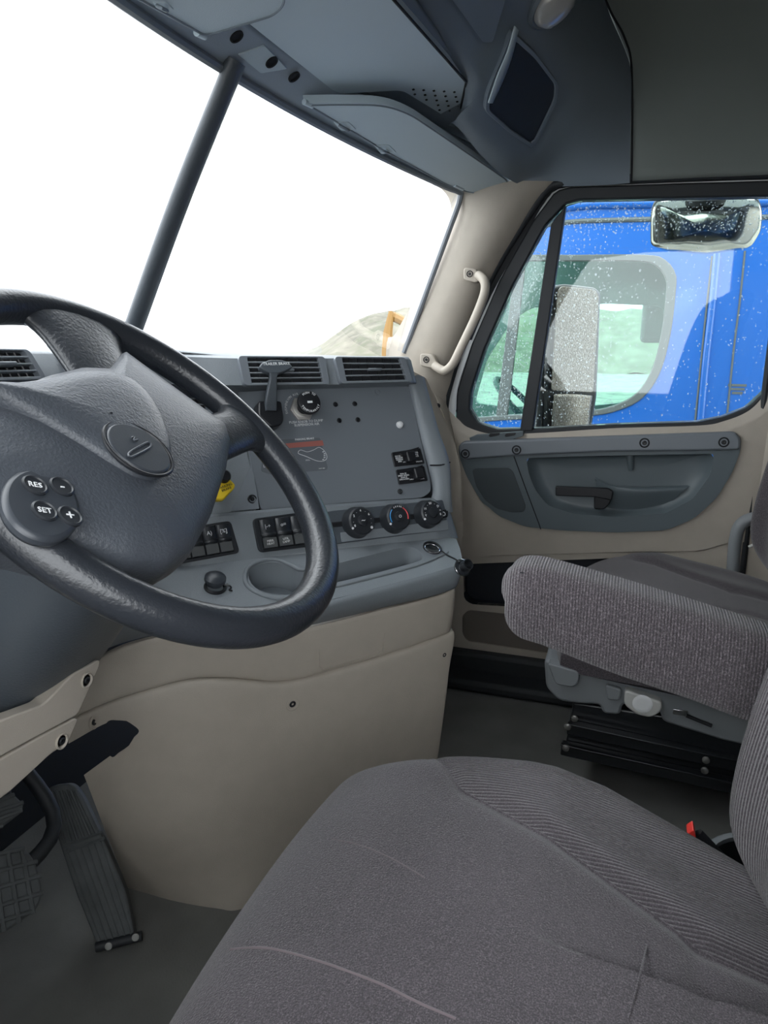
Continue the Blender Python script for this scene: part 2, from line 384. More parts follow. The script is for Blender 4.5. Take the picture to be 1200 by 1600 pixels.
# rear-facing cowl shelf
loft('dash_top_tmp', [[(-.95, .66, .93), (0, .70, .955), (.5, .60, .955), (.93, .50, .93)], [(-.95, .62, 1.0), (0, .90, 1.0), (.5, .80, .99), (.95, .60, .93)]], 'grey', nu=30)
bpy.data.objects.remove(bpy.data.objects['dash_top_tmp'])
# A pillar trim (right)
XL, XR = XP(.885), XP(.945)
Lp = [(625, 556), (640, 528), (672, 470), (705, 400), (729, 345), (728, 316), (716, 298), (700, 290)]
Rp = [(700, 640), (705, 606), (732, 520), (772, 430), (812, 362), (842, 315), (862, 294), (872, 284)]
rows = []
for (a, b), (c, d) in zip(Lp, Rp):
    p, q = XL(a, b), XR(c, d); mid = p.lerp(q, .5)+V((-.028, -.018, 0))
    rows.append([p+V((.03, .05, .01)), p+V((.004, .006, 0)), p, p.lerp(mid, .5)+V((-.007, -.004, 0)), mid, mid.lerp(q, .5)+V((-.008, -.004, 0)), q, q+V((.035, .02, 0))])
low = [(x+V((0.0, -.01, -.35))) for x in rows[0]]
ap = loft('wall_right', [low]+rows, 'tan', nu=28, nv=60); struct(ap)
struct(loft('wall_left', [[V((-v.x, v.y, v.z)) for v in r] for r in [low]+rows], 'tan', nu=28, nv=60))
# black door-opening seal + bright flange between pillar trim and door
sealpx = [(694, 640), (700, 606), (727, 522), (768, 430), (808, 362), (840, 314), (868, 288), (960, 281), (1090, 275), (1215, 270)]
struct(tube('trim_5', [XP(.943)(a, b) for a, b in sealpx], .0115, 'rubber', n=10, smooth_n=80))
flpx = [(711, 640), (716, 600), (736, 540), (775, 452), (820, 378), (850, 322), (885, 292), (1000, 287), (1230, 281)]
struct(tube('trim_6', [XP(.965)(a, b) for a, b in flpx], .005, 'white_paint', n=10, smooth_n=80))
# side wall above the door (headliner) and the upper structure
SW = PL((.93, 0, 1.37), (-1, 0, -.20))
rows = [[SW(986, 283), SW(1100, 277), SW(1260, 270), V((.93, -1.7, 1.36))], [SW(986, 272, .004), SW(1100, 266, .004), SW(1260, 259, .004), V((.925, -1.7, 1.39))],
        [SW(987, 258, .0), SW(1100, 252, .0), SW(1260, 245, 0), V((.92, -1.7, 1.42))], [SW(986, 100), SW(1100, 98), SW(1260, 94), V((.88, -1.7, 1.62))], [SW(942, -10), SW(1100, -14), SW(1260, -20), V((.84, -1.7, 1.80))], [SW(900, -150), SW(1100, -150), SW(1260, -150), V((.78, -1.7, 1.95))]]
struct(loft('wall_right', rows, 'headliner', nu=30, nv=40, sv=False, thick=-.03))
fw = [[header(x)+V((0, .02, .012)) for x in xs], [V((x, .45, 1.70)) for x in xs], [V((x, .24, 1.885)) for x in xs]]
struct(loft('wall_front', fw, 'headliner', raw=True))
for sgn in (-1, 1): struct(loft('wall_right' if sgn > 0 else 'wall_left', [[V((sgn*1.03, .50, 1.33)), V((sgn*1.03, .0, 1.385)), V((sgn*1.03, -.5, 1.385))], [V((sgn*1.03, .50, 1.9)), V((sgn*1.03, .0, 1.9)), V((sgn*1.03, -.5, 1.9))]], 'headliner', su=False, nu=3))
struct(loft('trim_9', [[XP(.952)(a-5, b+4) for a, b in sealpx], [XP(.968)(a+6, b+4) for a, b in flpx]], 'rubber', nu=60))
struct(loft('trim_9', [[XP(.950)(a, b) for a, b in ((699, 648), (702, 610), (714, 570), (730, 530))], [XP(.950)(a, b) for a, b in ((712, 650), (714, 610), (726, 570), (739, 532))]], 'white_paint', nu=20))
# ================================================================== OVERHEAD CONSOLE
oc = empty('overhead_console', (0, .4, 1.5), 'blue-grey overhead console above the windshield with storage cubby and panels', 'overhead console')
UP_ = P3(V((-.06, .54, 1.43)), V((.27, .54, 1.43)), V((.2, .35, 1.47)))
strip = [[header(x)+V((0, .015, .004)) for x in (-.85, -.6, -.3, 0, .3, .55, .75, .86)],
         [header(x)+V((0, -.012, .006)) for x in (-.85, -.6, -.3, 0, .3, .55, .75, .86)],
         [V((-.85, .43, 1.42)), V((-.6, .49, 1.425)), V((-.3, .53, 1.432)), V((0, .545, 1.436)), V((.3, .52, 1.438)), V((.55, .45, 1.435)), V((.72, .38, 1.42)), V((.85, .32, 1.40))]]
loft('header_strip', strip, 'over_mid', oc, nu=60, nv=12, thick=-.01)
def up_(x, y, o=0): return UP_(x, y, o)
# recess (dark) behind the right visor : slanted soffit
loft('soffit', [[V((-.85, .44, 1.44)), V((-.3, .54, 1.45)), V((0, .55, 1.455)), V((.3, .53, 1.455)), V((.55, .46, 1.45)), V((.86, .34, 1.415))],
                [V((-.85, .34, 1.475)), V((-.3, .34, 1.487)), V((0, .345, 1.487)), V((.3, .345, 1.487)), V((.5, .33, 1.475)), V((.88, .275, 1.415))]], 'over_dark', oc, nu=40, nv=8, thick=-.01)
# flat light panel
pp = fillet([up_(384, 33), up_(527, 147), up_(628, 141), up_(713, 193), up_(728, 128), up_(610, -4), up_(560, -70), up_(300, -40)], [.006, .02, .02, .008, .008, .02, .02, .01])
prism('panel', pp, .02, 'over_grey', oc, bev=.003)
tag(oc.children[-1], 'flat lighter blue-grey panel with rounded corners')
bm = bmesh.new(); tube_bm(bm, [up_(556, -70, .001), up_(611, -5, .001), up_(728.5, 128, .001), up_(714, 194, .001)], .0022, 8); bm_obj('panel_gap', bm, 'hole', oc)
pt_ = P3(header(0)+V((0, -.012, .006)), header(.3)+V((0, -.012, .006)), V((.15, .535, 1.437)))
prism('plug_plate', fillet([pt_(372, 86, .004), pt_(414, 72, .004), pt_(449, 108, .004), pt_(408, 115, .004)], .003), .004, 'over_grey', oc, bev=.001)
# vents (perforations) on the corner of that panel
bm = bmesh.new()
for i in range(5):
    for j in range(7):
        a = 652+i*16+j*2.2-6; b = 140+j*7.5-i*1.0+ i*2
        if b > 143+ (a-640)*.62 or (i == 0 and j > 2): continue
        c = up_(a, b, .0006); box_bm(bm, c, .006, .004, .0012, frame_of(UP_.n, V((0, 1, 0))))
o = bm_obj('vent_slots', bm, 'hole', oc); o['kind'] = 'stuff'
# round plug holes in the header strip
for a, b in ((370, 58), (425, 98), (460, 121)):
    c = P3(header(0)+V((0, -.012, .006)), header(.3)+V((0, -.012, .006)), V((.15, .535, 1.437)))
    lathe('plug_hole', c(a, b, .0055), c.n, [(.0105, -.002), (.0105, .0005), (.008, .001), (.0075, -.001), (0, -.001)], 'hole', oc, 20)
# rear face wrapping to the side wall
KA, KB, KC = ZP(1.47)(727, 128), XP(.88)(820, 275), XP(.91)(985, 150)
K = P3(KA, KB, KC)
def kr(pts): return [K(a, b, o) for a, b, o in pts]
rows = [kr([(700, 196, -.05), (712, 196, -.012), (755, 246, .0), (790, 277, .002), (826, 291, 0), (900, 285, -.01), (960, 285, -.02), (992, 285, -.03)]),
        kr([(714, 194, -.02), (722, 180, .004), (770, 222, .012), (800, 245, .014), (850, 268, .012), (900, 272, .0), (960, 273, -.012), (990, 273, -.03)]),
        kr([(727, 128, -.006), (745, 130, .012), (770, 160, .008), (835, 222, .008), (868, 200, .014), (905, 190, .006), (960, 190, -.01), (988, 190, -.03)]),
        kr([(700, 96, -.006), (725, 90, .012), (780, 90, .012), (840, 100, .006), (868, 110, .004), (905, 115, .0), (960, 110, -.014), (987, 105, -.03)]),
        kr([(660, 50, -.006), (690, 40, .012), (760, 40, .010), (810, 30, .0), (860, 30, -.01), (905, 30, -.014), (950, 25, -.02), (955, 15, -.03)]),
        kr([(612, -4, -.006), (640, -20, .012), (700, -40, .01), (790, -60, 0), (850, -60, -.01), (900, -70, -.014), (925, -70, -.02), (935, -72, -.03)]),
        kr([(540, -90, -.006), (560, -120, .012), (650, -160, .01), (790, -190, 0), (850, -190, -.01), (900, -200, -.014), (900, -200, -.02), (915, -200, -.03)])]
REND = [(984, 286), (984, 273), (985, 190), (985, 105), (950, 15), (928, -72), (905, -200)]
for r_, (a, b) in zip(rows, REND):
    e_ = SW(a, b, .004); r_[-1] = e_; r_[-2] = r_[-4].lerp(e_, .72)+K.n*.004; r_[-3] = r_[-4].lerp(e_, .42)+K.n*.004
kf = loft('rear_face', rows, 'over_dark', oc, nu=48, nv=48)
# cubby: raised rim and dark pocket
cub = [K(803, 62, .018), K(836, 92, .018), K(868, 134, .018), K(866, 158, .018), K(833, 226, .018), K(800, 204, .018), K(764, 172, .018), K(768, 146, .018)]
cub = fillet(cub, .014)
cen = sum(cub, V())/len(cub)
ring('cubby_rim', [cen+(p-cen)*1.12 for p in cub], cub, .03, 'over_dark', oc, bev=.002, n=64)
pk = [p-K.n*.0102 for p in cub]
prism('cubby_pocket', [cen+(p-cen)*1.01-K.n*.004 for p in cub], .02, 'pocket', oc)
loft('cubby_lip', [[K(803, 40, .03), K(792, 80, .036), K(776, 118, .036), K(762, 160, .03)], [K(808, 46, .022), K(798, 88, .024), K(784, 126, .024), K(768, 160, .022)]], 'over_grey', oc, nu=12, thick=.003)
# upper cabinet door, partly in the frame
cdp = fillet([K(640, -60, .03), K(724, -60, .03), K(796, -20, .03), K(770, 66, .03), K(755, 66, .03), K(700, -10, .03)], .006)
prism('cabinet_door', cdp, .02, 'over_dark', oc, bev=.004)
# seam at the right end of the console
tube('seam', [SW(986, 284, .006), SW(987, 250, .004), SW(987, 110, .004), SW(976, 60, .004), SW(955, 20, .004), SW(938, -20, .004)], .0025, 'hole', oc, n=8, smooth_n=40)
# dome lamp
dl = empty('dome_lamp', K(862, 4, .005)); dl.parent = oc; dl.matrix_parent_inverse = oc.matrix_world.inverted(); dl['label'] = 'clear round dome lamp'
lathe('bezel', K(862, 2, -.004), K.n, [(.050, 0), (.050, .006), (.045, .011), (.040, .008)], 'over_dark', dl)
lathe('lens', K(862, 2, -.004), K.n, [(.041, .004), (.040, .014), (.033, .024), (.018, .030), (0, .032)], 'lamp_lens', dl)
# ================================================================== SUN VISORS
VP = P3(header(.35)+V((0, -.02, -.004)), header(.8)+V((0, -.02, -.004)), V((.6, .33, 1.42)))
def visor(pts, rad, clips, label, tabs):
    r = empty('sun_visor', sum((VP(a, b) for a, b in pts), V())/len(pts), label, 'sun visor', 'sun visors folded up against the header')
    o3 = [VP(a, b, .006) for a, b in pts]
    prism('visor_board', fillet(o3, rad), .014, 'over_grey', r, bev=.004, seg=3)
    bm = bmesh.new(); f = fillet(o3, rad); c = sum(f, V())/len(f)
    tube_bm(bm, [c+(p-c)*.965+VP.n*.0005 for p in f], .0016, 6, None, True); bm_obj('stitched_edge', bm, 'over_dark', r)
    for a, b in clips:
        q = [VP(a-16, b-9, .007), VP(a+8, b-9, .007), VP(a+20, b+3, .007), VP(a-4, b+5, .007)]
        prism('clip', fillet(q, .004), .005, 'over_grey', r, bev=.0012)
        tube('clip_hook', [VP(a-8, b-4, .009), VP(a, b, .014), VP(a+8, b+4, .009)], .0022, 'over_dark', r, n=8, smooth_n=8)
    for a, b in tabs: tube('hinge_pin', [VP(a-6, b-3, .004), VP(a+7, b+3, .004)], .005, 'over_grey', r, n=10)
    return r
visor([(474, 161), (520, 160), (598, 161), (640, 176), (690, 210), (795, 282), (800, 297), (741, 304), (705, 293), (600, 236), (545, 203)], [.004, .05, .05, .05, .05, .02, .012, .03, .05, .05, .03], [(537, 200), (600, 236)], 'blue-grey sun visor folded up on the passenger side, right of the center post', [(481, 162), (716, 292)])
VP0 = VP
VP = P3(header(-.5)+V((0, -.02, -.004)), header(-.05)+V((0, -.02, -.004)), V((-.2, .42, 1.425)))
visor([(160, -30), (240, 12), (316, 55), (330, 54), (430, 24), (446, 8), (448, -20), (400, -60)], [.01, .05, .006, .006, .04, .02, .02, .02], [(253, 13)], 'blue-grey sun visor cut by the top edge, left of the center post', [(313, 53)])
# ================================================================== PASSENGER DOOR
door = empty('door_1', (.97, .1, .0)); struct(door)
XD = XP(.955)
def xd(L, o=0): return [XD(a, b, o) for a, b in L]
# inner outline = glass opening, from lower left, clockwise in the picture
win = xd([(733, 640), (735, 612), (757, 545), (800, 448), (852, 352), (884, 318), (905, 312), (1060, 309), (1215, 306), (1250, 330), (1252, 480), (1225, 560), (1195, 612), (1168, 637), (1130, 652), (1090, 660), (960, 664), (850, 670), (775, 671), (747, 662)])
fr_out = xd([(712, 655), (714, 612), (736, 540), (780, 438), (832, 346), (868, 298), (890, 292), (1060, 286), (1235, 281), (1280, 300), (1285, 480), (1262, 575), (1215, 632), (1186, 655), (1140, 672), (1095, 680), (960, 684), (850, 690), (770, 692), (730, 684)])
ring('window_frame', fr_out, [win_p+V((0.0, 0, 0)) for win_p in win], .05, 'rubber', door, bev=.004, n=160)
sq = xd([(727, 642), (729, 611), (752, 542), (795, 445), (848, 348), (882, 313), (905, 306), (1060, 303), (1218, 300), (1256, 325), (1259, 482), (1231, 563), (1199, 617), (1171, 642), (1131, 658), (1090, 665), (960, 669), (850, 675), (773, 676), (743, 667)], .004)
# tan door trim below the window: loft between window sill line and door bottom
sill = xd([(700, 640), (716, 655), (732, 668), (772, 678), (850, 676), (960, 669), (1090, 665), (1131, 658), (1171, 641), (1199, 610), (1230, 560)], .006)
s2 = xd([(700, 655), (716, 672), (734, 683), (772, 690), (850, 688), (960, 682), (1090, 677), (1136, 671), (1182, 654), (1214, 625), (1246, 575)], .016)
midr = xd([(704, 790), (730, 800), (760, 810), (800, 815), (870, 820), (960, 820), (1060, 818), (1120, 800), (1170, 770), (1190, 735), (1230, 700)], .014)
lo1 = xd([(706, 870), (722, 872), (760, 870), (800, 868), (870, 866), (960, 864), (1060, 862), (1100, 860), (1135, 850), (1180, 845), (1220, 830)], .010)
lo1b = lo1
lo2 = [V((.958, .50-.085*i, .10)) for i in range(11)]
lo1c = [p+V((.03, 0, 0)) for p in lo1b]
door_trim = loft('door_trim', [sill, s2, midr, lo1b, lo1c], 'tan', door, nu=140, nv=110, sv=False)
bm = bmesh.new(); bm.from_mesh(door_trim.data); hy = [(p.y, p.z) for p in xd([(740, 700), (1140, 690), (1130, 735), (1105, 772), (1075, 800), (1035, 818), (960, 822), (880, 818), (825, 812), (785, 795), (757, 770), (740, 735)])]
def inpoly(y, z, poly):
    c = False; j = len(poly)-1
    for i in range(len(poly)):
        if (poly[i][1] > z) != (poly[j][1] > z) and y < (poly[j][0]-poly[i][0])*(z-poly[i][1])/(poly[j][1]-poly[i][1])+poly[i][0]: c = not c
        j = i
    return c
bmesh.ops.delete(bm, geom=[f for f in bm.faces if inpoly(f.calc_center_median().y, f.calc_center_median().z, hy)], context='FACES'); bm.to_mesh(door_trim.data); bm.free()
# vertical division bar and glass panes
vb = [XD(861, 350, .002), XD(884, 320, .002), XD(832, 674, .002), XD(812, 674, .002)]
prism('division_bar', vb, .035, 'rubber', door, bev=.003)
gl = prism('window_glass', [p+V((.022, 0, 0)) for p in resample(win, 60, True, False)], .004, 'glass_side', door)
# raindrops on the outer glass
bm = bmesh.new(); rd = random.Random(3); XG = XP(.985)
from mathutils import geometry as G
wp = [(p.y, p.z) for p in win]
def inside(y, z):
    c = False; n = len(wp); j = n-1
    for i in range(n):
        if (wp[i][1] > z) != (wp[j][1] > z) and y < (wp[j][0]-wp[i][0])*(z-wp[i][1])/(wp[j][1]-wp[i][1])+wp[i][0]: c = not c
        j = i
    return c
cnt = 0
while cnt < 3600:
    px, py = rd.uniform(730, 1240), rd.uniform(305, 672)
    left = px < 868 - (py-350)*.15
    if not left and rd.random() > (.75 if py < 360 else .30 if px < 960 else .10): continue
    p = XG(px, py)
    if not inside(p.y, p.z): continue
    r = rd.uniform(.0007, .0016)*(1.5 if rd.random() < .06 else 1)
    lathe_bm(bm, p, V((1, 0, 0)), [(r, 0), (r*.75, r*.35), (0, r*.55)], 7, sx=1, sy=rd.uniform(1, 1.7)); cnt += 1
o = bm_obj('raindrops', bm, 'drop', door); o['kind'] = 'stuff'
# grey insert
def rnd(L, off, r): return fillet(xd(L, off), r)
ins = rnd([(716, 700), (722, 691), (1149, 676), (1157, 684), (1158, 700), (1146, 735), (1120, 778), (1085, 810), (1040, 829), (960, 832), (880, 829), (820, 823), (778, 806), (748, 778), (728, 742), (718, 715)], .024, .02)
pin = rnd([(822, 716), (900, 713), (1000, 711), (1116, 709), (1110, 742), (1082, 780), (1040, 802), (960, 808), (896, 803), (856, 790), (836, 765), (826, 740)], .024, .012)
insert = prism_h('door_insert', ins, [pin], .012, 'door_grey', door, bev=.0015)
bar = rnd([(715, 699), (722, 690), (1149, 675), (1158, 685), (1157, 703), (1080, 705), (960, 706), (860, 710), (800, 713), (722, 719)], .034, .01)
rail = prism('door_rail', bar, .03, 'grey_smooth', door, bev=.006, seg=3)
for a, b in ((727, 709), (807, 703), (1007, 692), (1131, 691)): screw(XD(a, b, .0345), XD.n, .0095, rail)
# thin pale edge under the insert
# recessed pocket of the insert: bowl loft
cP = sum(pin, V())/len(pin)
def shr(f, o, L=pin, c=cP): return [c+(p-c)*f+V((o, 0, 0)) for p in L]
bowl = [shr(1.004, .003), shr(1.0, .001), shr(.975, .012), shr(.93, .024), shr(.87, .030), shr(.80, .032), shr(.45, .032), shr(.0005, .032)]
bo = loft('pull_pocket', bowl, 'door_grey', insert, nu=90, cl=True, ang=80)
# raised pull ledge inside the pocket, behind the latch
ld = [[XD(930, 752, -.006), XD(960, 758, -.006), XD(1000, 760, -.006), (XD(1080, 758, -.006))], [XD(930, 748, .014), XD(958, 762, .018), XD(1000, 767, .016), XD(1068, 766, .004)], [XD(940, 790, -.006), XD(960, 795, -.004), XD(1000, 795, -.004), XD(1050, 785, -.006)]]
loft('pull_ledge', ld, 'door_grey', insert, nu=24, nv=16)
tube('pull_rib', [XD(984, 708, -.004), XD(985, 722, -.002), XD(986, 734, -.006)], lambda t: .011-.004*t, 'door_grey', insert, n=14, smooth_n=12)
# latch handle
hd = empty('door_handle', XD(915, 780, .02)); hd.parent = door; hd.matrix_parent_inverse = door.matrix_world.inverted()
prism('lever', fillet([XD(868, 760, .030), XD(950, 763, .034), XD(958, 768, .034), XD(956, 782, .034), (XD(930, 777, .034)), XD(868, 775, .030)], .004), .012, 'black', hd, bev=.003)
prism('pivot', fillet([XD(928, 768, .030), XD(957, 766, .030), XD(954, 786, .030), XD(944, 796, .030), XD(928, 796, .030)], .006), .045, 'black', hd, bev=.004)
# speaker
sp = rnd([(738, 736), (742, 732), (795, 731), (802, 737), (822, 792), (818, 800), (800, 801), (776, 795), (758, 782), (744, 760)], .0262, .01)
prism('speaker_grille', sp, .006, 'speaker_mesh', insert, bev=.001); tag(insert.children[-1], 'dark mesh speaker grille')
so = rnd([(733, 732), (742, 728), (798, 727), (806, 735), (827, 795), (820, 805), (798, 805), (772, 799), (753, 785), (739, 762)], .0250, .01)
prism_h('speaker_rim', so, [[p+V((.0012, 0, 0)) for p in sp]], .003, 'door_grey', insert, bev=.0008)
tube('insert_seam', [XD(803, 713, .0245), XD(822, 765, .0245), XD(843, 821, .0245), XD(845, 827, .0245)], .0014, 'hole', insert, n=6, smooth_n=12)
# window switch plate on the sill and lock pin
pl_ = rnd([(733, 684), (745, 679), (818, 674), (818, 681), (800, 687), (735, 690)], .02, .003)
swp = prism('switch_plate', pl_, .012, 'door_grey', door, bev=.002)
for a in (772, 797): prism('window_switch', rnd([(a-9, 681), (a-6, 677), (a+9, 676), (a+8, 680), (a-6, 683)], .0215, .002), .005, 'black', swp, bev=.001)
lathe('lock_pin', XD(1178, 671, .006), V((0, 0, 1)), [(.0048, -.004), (.0052, 0), (.003, .002), (.0028, .010), (.0042, .012), (.0045, .019), (.003, .022), (0, .022)], 'black', door, 16)
# lower trim with the map pocket
xo = XP(.950)
lw = [xo(704, 850), xo(960, 846), xo(1240, 838), V((.95, -.45, .085)), V((.95, .53, .085))]
mp = fillet([xo(724, 886), xo(736, 881), xo(960, 872), xo(1050, 880), xo(1050, 960), xo(860, 952), xo(736, 944), xo(725, 936)], .012)
gr = fillet([xo(722, 962), xo(732, 953), xo(860, 966), xo(1040, 984), xo(1040, 1040), xo(860, 1022), xo(730, 1002), xo(722, 990)], .012)
lowt = prism_h('lower_trim', lw, [mp, gr], .02, 'tan', door, bev=.003)
prism('map_pocket', [p+V((.045, 0, 0)) for p in mp], .01, 'pocket', lowt)
loft('pocket_wall', [mp, [p+V((.045, 0, 0)) for p in mp]], 'pocket', lowt, nu=120, cl=True, su=False)
prism('lower_grille', [p+V((.006, 0, 0)) for p in gr], .01, 'tan_grille', lowt)
tag(lowt.children[-1], 'brown perforated grille')
# door sill ledges on the cab floor
struct(box('baseboard_right', (.945, .05, .045), (.05, 1.3, .09), 'rubber', bev=.012))
struct(box('trim_7', (.89, .05, .018), (.09, 1.25, .036), 'rubber', bev=.012))
# rear jamb (B pillar) behind the door
jb = [[V((.955, -.30, z)), V((.95, -.315, z)), V((.925, -.34, z)), V((.90, -.40, z)), V((.88, -.60, z)), V((.88, -1.7, z))] for z in (0, .5, 1.0, 1.40)]
struct(loft('wall_right', jb, 'tan', nu=30, thick=-.02))
struct(tube('trim_8', [V((.95, -.305, z)) for z in (.05, .5, .9, 1.3)], .008, 'rubber', n=8))
# ================================================================== GRAB HANDLES
gh = empty('grab_handle', XP(.86)(700, 500)); gh.parent = ap
XH = XP(.852)
tube('grip', [XH(747, 430, .002), XH(753, 434, .014), XH(758, 443, .028), XH(756, 462, .036), XH(742, 498, .038), XH(722, 540, .038), XH(708, 568, .034), XH(696, 579, .022), XH(686, 576, .012), XH(679, 571, .002)], lambda t: .0115, 'tan', gh, n=14, smooth_n=60)
for a, b in ((735, 429), (667, 563)):
    f = fillet([XH(a-11, b-11, .004), XH(a+9, b-9, .004), XH(a+17, b+6, .004), XH(a+10, b+13, .004), XH(a-11, b+9, .004)], .009)
    q = prism('mount', f, .030, 'tan', gh, bev=.003); screw(XH(a-1, b-1, .0048), XH.n, .0062, q)
gb = empty('grab_bar', XP(.88)(1150, 860), 'grey tubular bar beside the passenger seat, by the rear of the door', 'bar')
XB = XP(.93)
tube('bar', [XB(1140, 930, .03), XB(1145, 890, .03), XB(1149, 845, .03), XB(1156, 822, .03), XB(1172, 811, .03), XB(1200, 808, .03), XB(1240, 806, .03)], .0155, 'seat_plastic', gb, n=16, smooth_n=40)
lathe('flange', XB(1140, 930, .03)-V((0, 0, .004)), V((0, 0, 1)), [(.024, -.01), (.024, 0), (.017, .008)], 'seat_plastic', gb)

# ================================================================== DASHBOARD
dash = empty('dashboard', (.1, .6, .75), 'wraparound dark grey and tan dashboard with vents, knobs and switches under the windshield', 'dashboard')
def tail(r, v0, back=.30):   # carry a row round the right-hand end of the dash
    e = r[-1]; return r+[e+DU*.010-DV*.008, e+DU*.016-DV*.03, e+DU*.018-DV*back*.5, e+DU*.02-DV*back]
def yl(x, y, yy): return YP(yy)(x, y)
DP = P3(D(385, 612, -.1), D(640, 600, -.1), D(690, 780, 0))
# top crest (soft pad) : from rear cowl down to the vents
def toprow(v, z): return [V((-.98, .66-v, z)), V((-.5, .68-v, z)), V((-.2, .70-v, z))]
top_rows = [
 [V((-.98, .70, .99)), V((-.5, .83, 1.0)), V((0, .87, 1.0)), V((.3, .84, .985)), V((.62, .72, .95)), V((.66, .60, .93))],
 [YP(.72)(-60, 546), YP(.73)(130, 549), D(250, 551, -.115), D(372, 556, -.105), D(520, 556, -.10), D(628, 557, -.10), D(634, 560, -.11)+DU*.02-DV*.03],
 [YP(.695)(-60, 551), YP(.70)(130, 554), D(250, 556, -.09), D(372, 560, -.083), D(520, 560, -.08), D(632, 561, -.08), D(643, 570, -.09)+DU*.012-DV*.02],
 [YP(.68)(-60, 600), YP(.685)(130, 601), D(250, 600, -.075), D(372, 602, -.068), D(520, 601, -.065), D(640, 598, -.065), D(652, 600, -.07)+DU*.008-DV*.02],
 [YP(.70)(-60, 606), YP(.705)(130, 607), D(250, 605, -.09), D(372, 606, -.095), D(520, 604, -.095), D(640, 601, -.095), D(652, 606, -.085)+DU*.008-DV*.02],
 [YP(.71)(-60, 625), YP(.715)(130, 625), D(250, 625, -.115), D(372, 625, -.125), D(520, 625, -.125), D(636, 625, -.125), D(645, 625, -.125)+DU*.008-DV*.02]]
loft('dash_pad', top_rows, 'grey', dash, nu=70, ang=60)
pad = dash.children[-1]
# air vents: frame, dark duct and slats
def vent(pxs, pl, off, nsl, parent=dash, label=None):
    e = empty('air_vent', pl(*pxs[0])); e.parent = parent; e.matrix_parent_inverse = parent.matrix_world.inverted()
    if label: e['label'] = label
    o = [pl(a, b, off) for a, b in pxs]; c = sum(o, V())/4
    fo = fillet([c+(p-c)*1.0 for p in o], .008)
    L, R_ = (o[0], o[3]), (o[1], o[2])
    i4 = [o[0].lerp(o[2], .09)*.5+o[0].lerp(o[1], .10)*.5, o[1].lerp(o[3], .09)*.5+o[1].lerp(o[0], .08)*.5, o[2].lerp(o[0], .09)*.5+o[2].lerp(o[3], .06)*.5, o[3].lerp(o[1], .09)*.5+o[3].lerp(o[2], .08)*.5]
    prism_h('frame', [p+pl.n*.008 for p in fo], [[p+pl.n*.008 for p in fillet(i4, .003)]], .014, 'grey_smooth', e, bev=.0015)
    prism('duct', [p+pl.n*.0005 for p in i4], .002, 'hole', e)
    for k in range(nsl):
        t = (k+.9)/nsl; a = i4[0].lerp(i4[3], t)+pl.n*.0045; b = i4[1].lerp(i4[2], t)+pl.n*.0045; d = (b-a).normalized()
        box('slat', (a+b)/2, ((b-a).length, .0022, .007), 'grey', e, ax=(d, (pl.n.cross(d)).normalized(), pl.n), bev=.0005)
    for q in range(1, 7):
        a = i4[0].lerp(i4[1], q/7)+pl.n*.0015; b = i4[3].lerp(i4[2], q/7)+pl.n*.0015
        box('vane', (a+b)/2, (.0015, (b-a).length, .002), 'black', e, ax=(DU, (b-a).normalized(), pl.n), bev=0)
    m_ = (i4[0]+i4[1])*.5*.5+(i4[3]+i4[2])*.5*.5
    d = (i4[1]-i4[0]).normalized()
    box('thumb_tab', m_+pl.n*.008, (.030, .005, .010), 'grey_smooth', e, ax=(d, pl.n.cross(d).normalized(), pl.n), bev=.002)
    return e
V1 = P3(D(372, 560, -.083), D(632, 561, -.08), D(520, 601, -.065))
vent([(370, 558), (505, 559), (513, 602), (380, 604)], V1, .004, 5)
vent([(520, 559), (630, 560), (642, 598), (530, 601)], V1, .004, 4)
V2 = P3(YP(.695)(-60, 551), YP(.70)(130, 554), YP(.68)(-60, 600))
vent([(-70, 549), (38, 550), (66, 596), (-50, 600)], V2, .004, 4)
# hood below the pad, instrument area seen through the wheel
hood = [[YP(.71)(-60, 606), YP(.715)(130, 607), D(250, 605, -.10), D(372, 606, -.105)], [YP(.74)(-60, 625), YP(.745)(130, 625), D(250, 625, -.125), D(372, 618, -.112)],
        [YP(.72)(-60, 700), YP(.725)(130, 700), D(250, 700, -.09), D(390, 700, -.062)], [YP(.70)(-60, 800), YP(.70)(130, 800), D(250, 806, -.02), D(405, 795, -.004)]]
loft('instrument_panel', hood, 'grey_smooth', dash, nu=40, nv=24)
vent([(262, 622), (322, 622), (326, 652), (262, 652)], PL(D(290, 630, -.105), DV), .0, 3)
vent_s = dash.children[-1]
# right-hand flat switch panel
ppn = fillet([DP(372, 612), DP(450, 608), DP(540, 604), DP(634, 602), DP(640, 606), DP(656, 680), DP(673, 752), DP(674, 768), DP(660, 778), DP(540, 786), (DP(408, 797)), DP(400, 770), DP(385, 690)], [.003, .003, .003, .006, .004, .01, .01, .012, .01, .01, .006, .01, .01])
prism('panel_backing', [DP(a, b, -.03) for a, b in ((230, 615), (640, 600), (676, 790), (400, 812), (230, 830))], .01, 'rubber', dash)
spn = prism('switch_panel', ppn, .006, 'grey_smooth', dash, bev=.001)
# left light section beside it
lpn = fillet([DP(300, 640, -.002), DP(376, 640, -.002), DP(387, 712, -.002), DP(402, 770, -.002), DP(404, 792, -.002), DP(400, 797, -.002), DP(310, 806, -.002), DP(290, 806, -.002)], .008)
lps = prism('switch_panel', lpn, .006, 'grey', dash, bev=.001)
